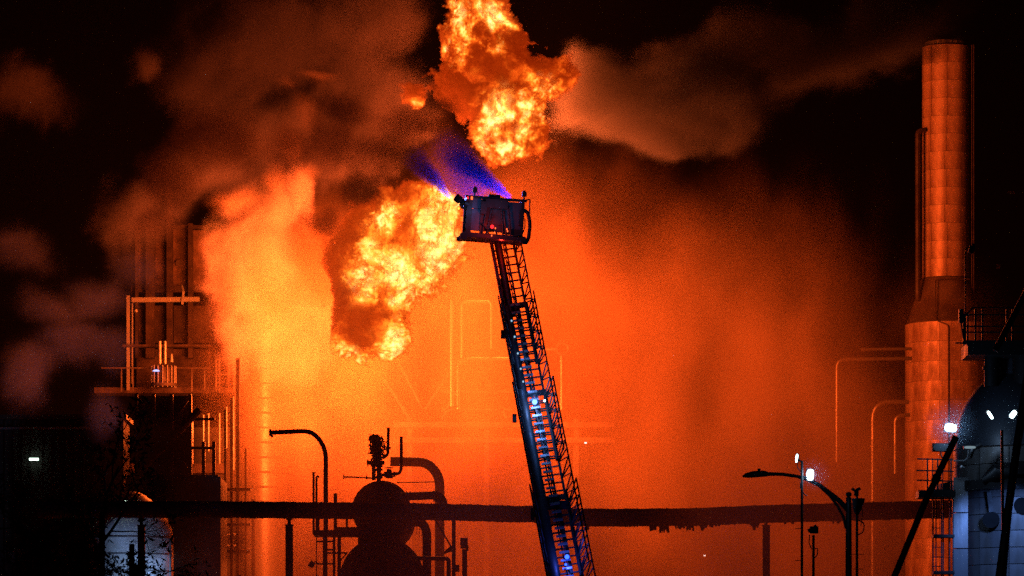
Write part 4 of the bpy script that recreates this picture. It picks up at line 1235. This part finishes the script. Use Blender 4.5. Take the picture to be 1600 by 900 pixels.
# caged ladder at the left of the tower
cg = thing('caged_ladder', 'caged access ladder with small railed landing left of the tower', 'ladder', P(1470, 905, Y3 - 1.8))
Yg = Y3 - 1.8
for px in (1458, 1462.5, 1471, 1474, 1484, 1489):
    part('cage_bar', MB().bar(P(px, 985, Yg), P(px, 776, Yg), .03), BLACK, cg)
for py in (838, 895, 952):
    part('cage_hoop', MB().bar(P(1457, py, Yg - .05), P(1490, py, Yg - .05), .5, .08, up=(0, 1, 0)), BLACK, cg)
part('landing', MB().bar(P(1433, 773, Yg), P(1490, 773, Yg), .9, M_(11, Yg), up=(0, 1, 0)), BLACK, cg)
for py, a in ((717, 1433), (735, 1432), (750.5, 1432)):
    part('rail', MB().bar(P(a, py, Yg - .4), P(1490, py + 1.5, Yg - .4), .035), BLACK, cg)
for px in (1449, 1465, 1486):
    part('rail_post', MB().bar(P(px, 770, Yg - .4), P(px, 716, Yg - .4), .04), BLACK, cg)
for px in (1457, 1473):
    part('ladder_stile', MB().bar(P(px, 985, Yg + .2), P(px, 716, Yg + .2), .025), BLACK, cg)
rgm = MB().bar((-.13, 0, 0), (.13, 0, 0), .02).mesh('rung', BLACK)
for k in range(17):
    link('rung', rgm, cg, P(1465, 975 - 15 * k, Yg + .2) - Vector(cg.location))
# dark braces in front of the tower
br = thing('steel_brace', 'black diagonal strut descending left from the brightest floodlight', 'strut', P(1398, 905, 101))
part('tube', MB().tube([P(1396, 905, 101), P(1446, 783, 101), P(1494, 682, 101)], .08, 8), BLACK, br)
part('joint', MB().tube([P(1460, 754, 101) , P(1465, 743, 101)], .105, 8), BLACK, br)
br = thing('steel_brace', 'thick black strut crossing the blue cladding near the right edge', 'strut', P(1560, 905, 101))
part('tube', MB().tube([P(1563, 905, 101), P(1575, 800, 101), P(1590, 690, 101), P(1612, 560, 101)], [.13, .10, .10, .13], 8), BLACK, br)
part('sleeve', MB().bar(P(1565, 905, 101), P(1568, 868, 101), .2), BLACK, br)
br = thing('steel_brace', 'thin upright strut meeting the thick black strut at mid height', 'strut', P(1566, 905, 101.5))
part('tube', MB().bar(P(1567, 830, 101.5), P(1565.5, 672, 101.5), .065), BLACK, br)
br = thing('steel_brace', 'black beam slanting up out of the platform at the right edge', 'strut', P(1560, 560, 109))
part('tube', MB().bar(P(1555, 548, 109), P(1612, 440, 109), .16), BLACK, br)

# ------------------------------------------------------------------ bare trees at the lower left (Y 120)
def tree(px, py, Y, h, seed, lab, lean=0.0, leafy=.5, spread=.62, target=None):
    rnd = random.Random(seed)
    base = ground_at(px, Y)
    t = thing('bare_tree', lab, 'tree', base)
    trunk, twigs, leaves = MB(), MB(), MB()
    top = P(px, py, Y)
    tr = [base, base.lerp(top, .5) + Vector((rnd.uniform(-.2, .2), 0, 0)), top]
    trunk.tube(tr, [.22, .16, .08], 8)
    tips = []
    def grow(p, d, L, r, depth):
        n = 4
        pts = [p]
        for i in range(n):
            d = (d + Vector((rnd.gauss(0, .16), rnd.gauss(0, .16), rnd.gauss(0.02, .12)))).normalized()
            p = p + d * L / n
            pts.append(p)
        twigs.tube(pts, [r * (1 - .12 * i) for i in range(n + 1)], 5 if depth < 2 else 3, caps=False)
        if depth < 4:
            for k in range(rnd.choice((3, 4)) if depth < 3 else 4):
                q = pts[rnd.randint(1, n)]
                ax = Vector((rnd.gauss(0, 1), rnd.gauss(0, 1), rnd.gauss(.15, .7))).normalized()
                grow(q, (d * .6 + ax * spread).normalized(), L * rnd.uniform(.5, .75), r * .55, depth + 1)
        else:
            tips.append(pts)
    for k in range(7):
        a = tr[1].lerp(tr[2], rnd.uniform(.35, 1))
        s_ = 1 if k % 2 else -1
        grow(a, Vector((s_ * rnd.uniform(.3, 1) + lean, rnd.gauss(0, .5), rnd.uniform(.15, .9))).normalized(), h * rnd.uniform(.3, .5), .05, 1)
    for pts in tips:
        for q in pts[1:]:
            if rnd.random() < leafy:
                for _ in range(2):
                    c = q + Vector((rnd.gauss(0, .05), rnd.gauss(0, .05), rnd.gauss(0, .05)))
                    a = Vector((rnd.gauss(0, 1), rnd.gauss(0, 1), rnd.gauss(0, 1))).normalized()
                    b_ = a.orthogonal().normalized()
                    L = rnd.uniform(.06, .13)
                    v = [leaves.b.verts.new(x) for x in (c - a * L, c + b_ * L * .35, c + a * L, c - b_ * L * .35)]
                    leaves.b.faces.new(v)
    part('trunk', trunk, BARK, t)
    part('branches', twigs, BARK, t)
    lv = leaves.mesh('leaves', LEAF, org(t))
    o = link('leaves', lv, t); o['kind'] = 'stuff'
    return t
tree(160, 800, 118, 4.6, 3, 'bushy dark tree in front of the boiler house wall', .5, .6)
tree(206, 850, 121, 3.6, 11, 'bare twiggy tree in front of the pale blue tank', .3, .45)
tree(60, 830, 116, 4.2, 23, 'dark tree at the far left in front of the dusty window', 0, .5)
tree(285, 905, 119, 2.6, 31, 'low thin tree right of the pale blue tank', .6, .3)

# mist balls added round the lamps to imitate their glare halos
def mist_field(bl):
    def f(g, p):
        return g.smooth(blob_field(g, warp(g, p, .8, .5, 3), bl, .2), 0, 1)
    return f
MIST = [(835.5, 628, P(*on_ladder(835.5, 628)).y - .1, 15, 17, .35), (1485, 668, Y3 - 2.9, 52, 50, .9), (1270, 742, Y2 - .1, 30, 32, .5), (1583, 648, Y3 - 2.9, 26, 24, .4)]
mist_m = vol_mat('lamp halo mist', smoke_shader((.6, .8, 1), (.5, .5, .5), .12), 1.5)
for bl, lab in zip(MIST, ('added mist halo round the bright ladder lamp', 'added mist halo round the brightest floodlight', 'added mist halo round the mast floodlight', 'added mist halo round the wide tilted dome floodlight')):
    volume('halo_mist', *bounds([bl], 1.15), .07, mist_field([bl]), mist_m, lab)

# ------------------------------------------------------------------ thin haze around the whole place
hz = MB(); hz.box((0, 150, 27), (150, 330, 56))
hm = bpy.data.materials.new('haze')
hm.use_nodes = True
hm.node_tree.nodes.clear()
o_ = hm.node_tree.nodes.new('ShaderNodeOutputMaterial'); v_ = hm.node_tree.nodes.new('ShaderNodeVolumePrincipled')
v_.inputs['Color'].default_value = (.9, .9, .9, 1)
v_.inputs['Density'].default_value = 0.00006
hm.node_tree.links.new(v_.outputs[0], o_.inputs['Volume'])
solo('haze', hz, hm, None, None, kind='stuff')
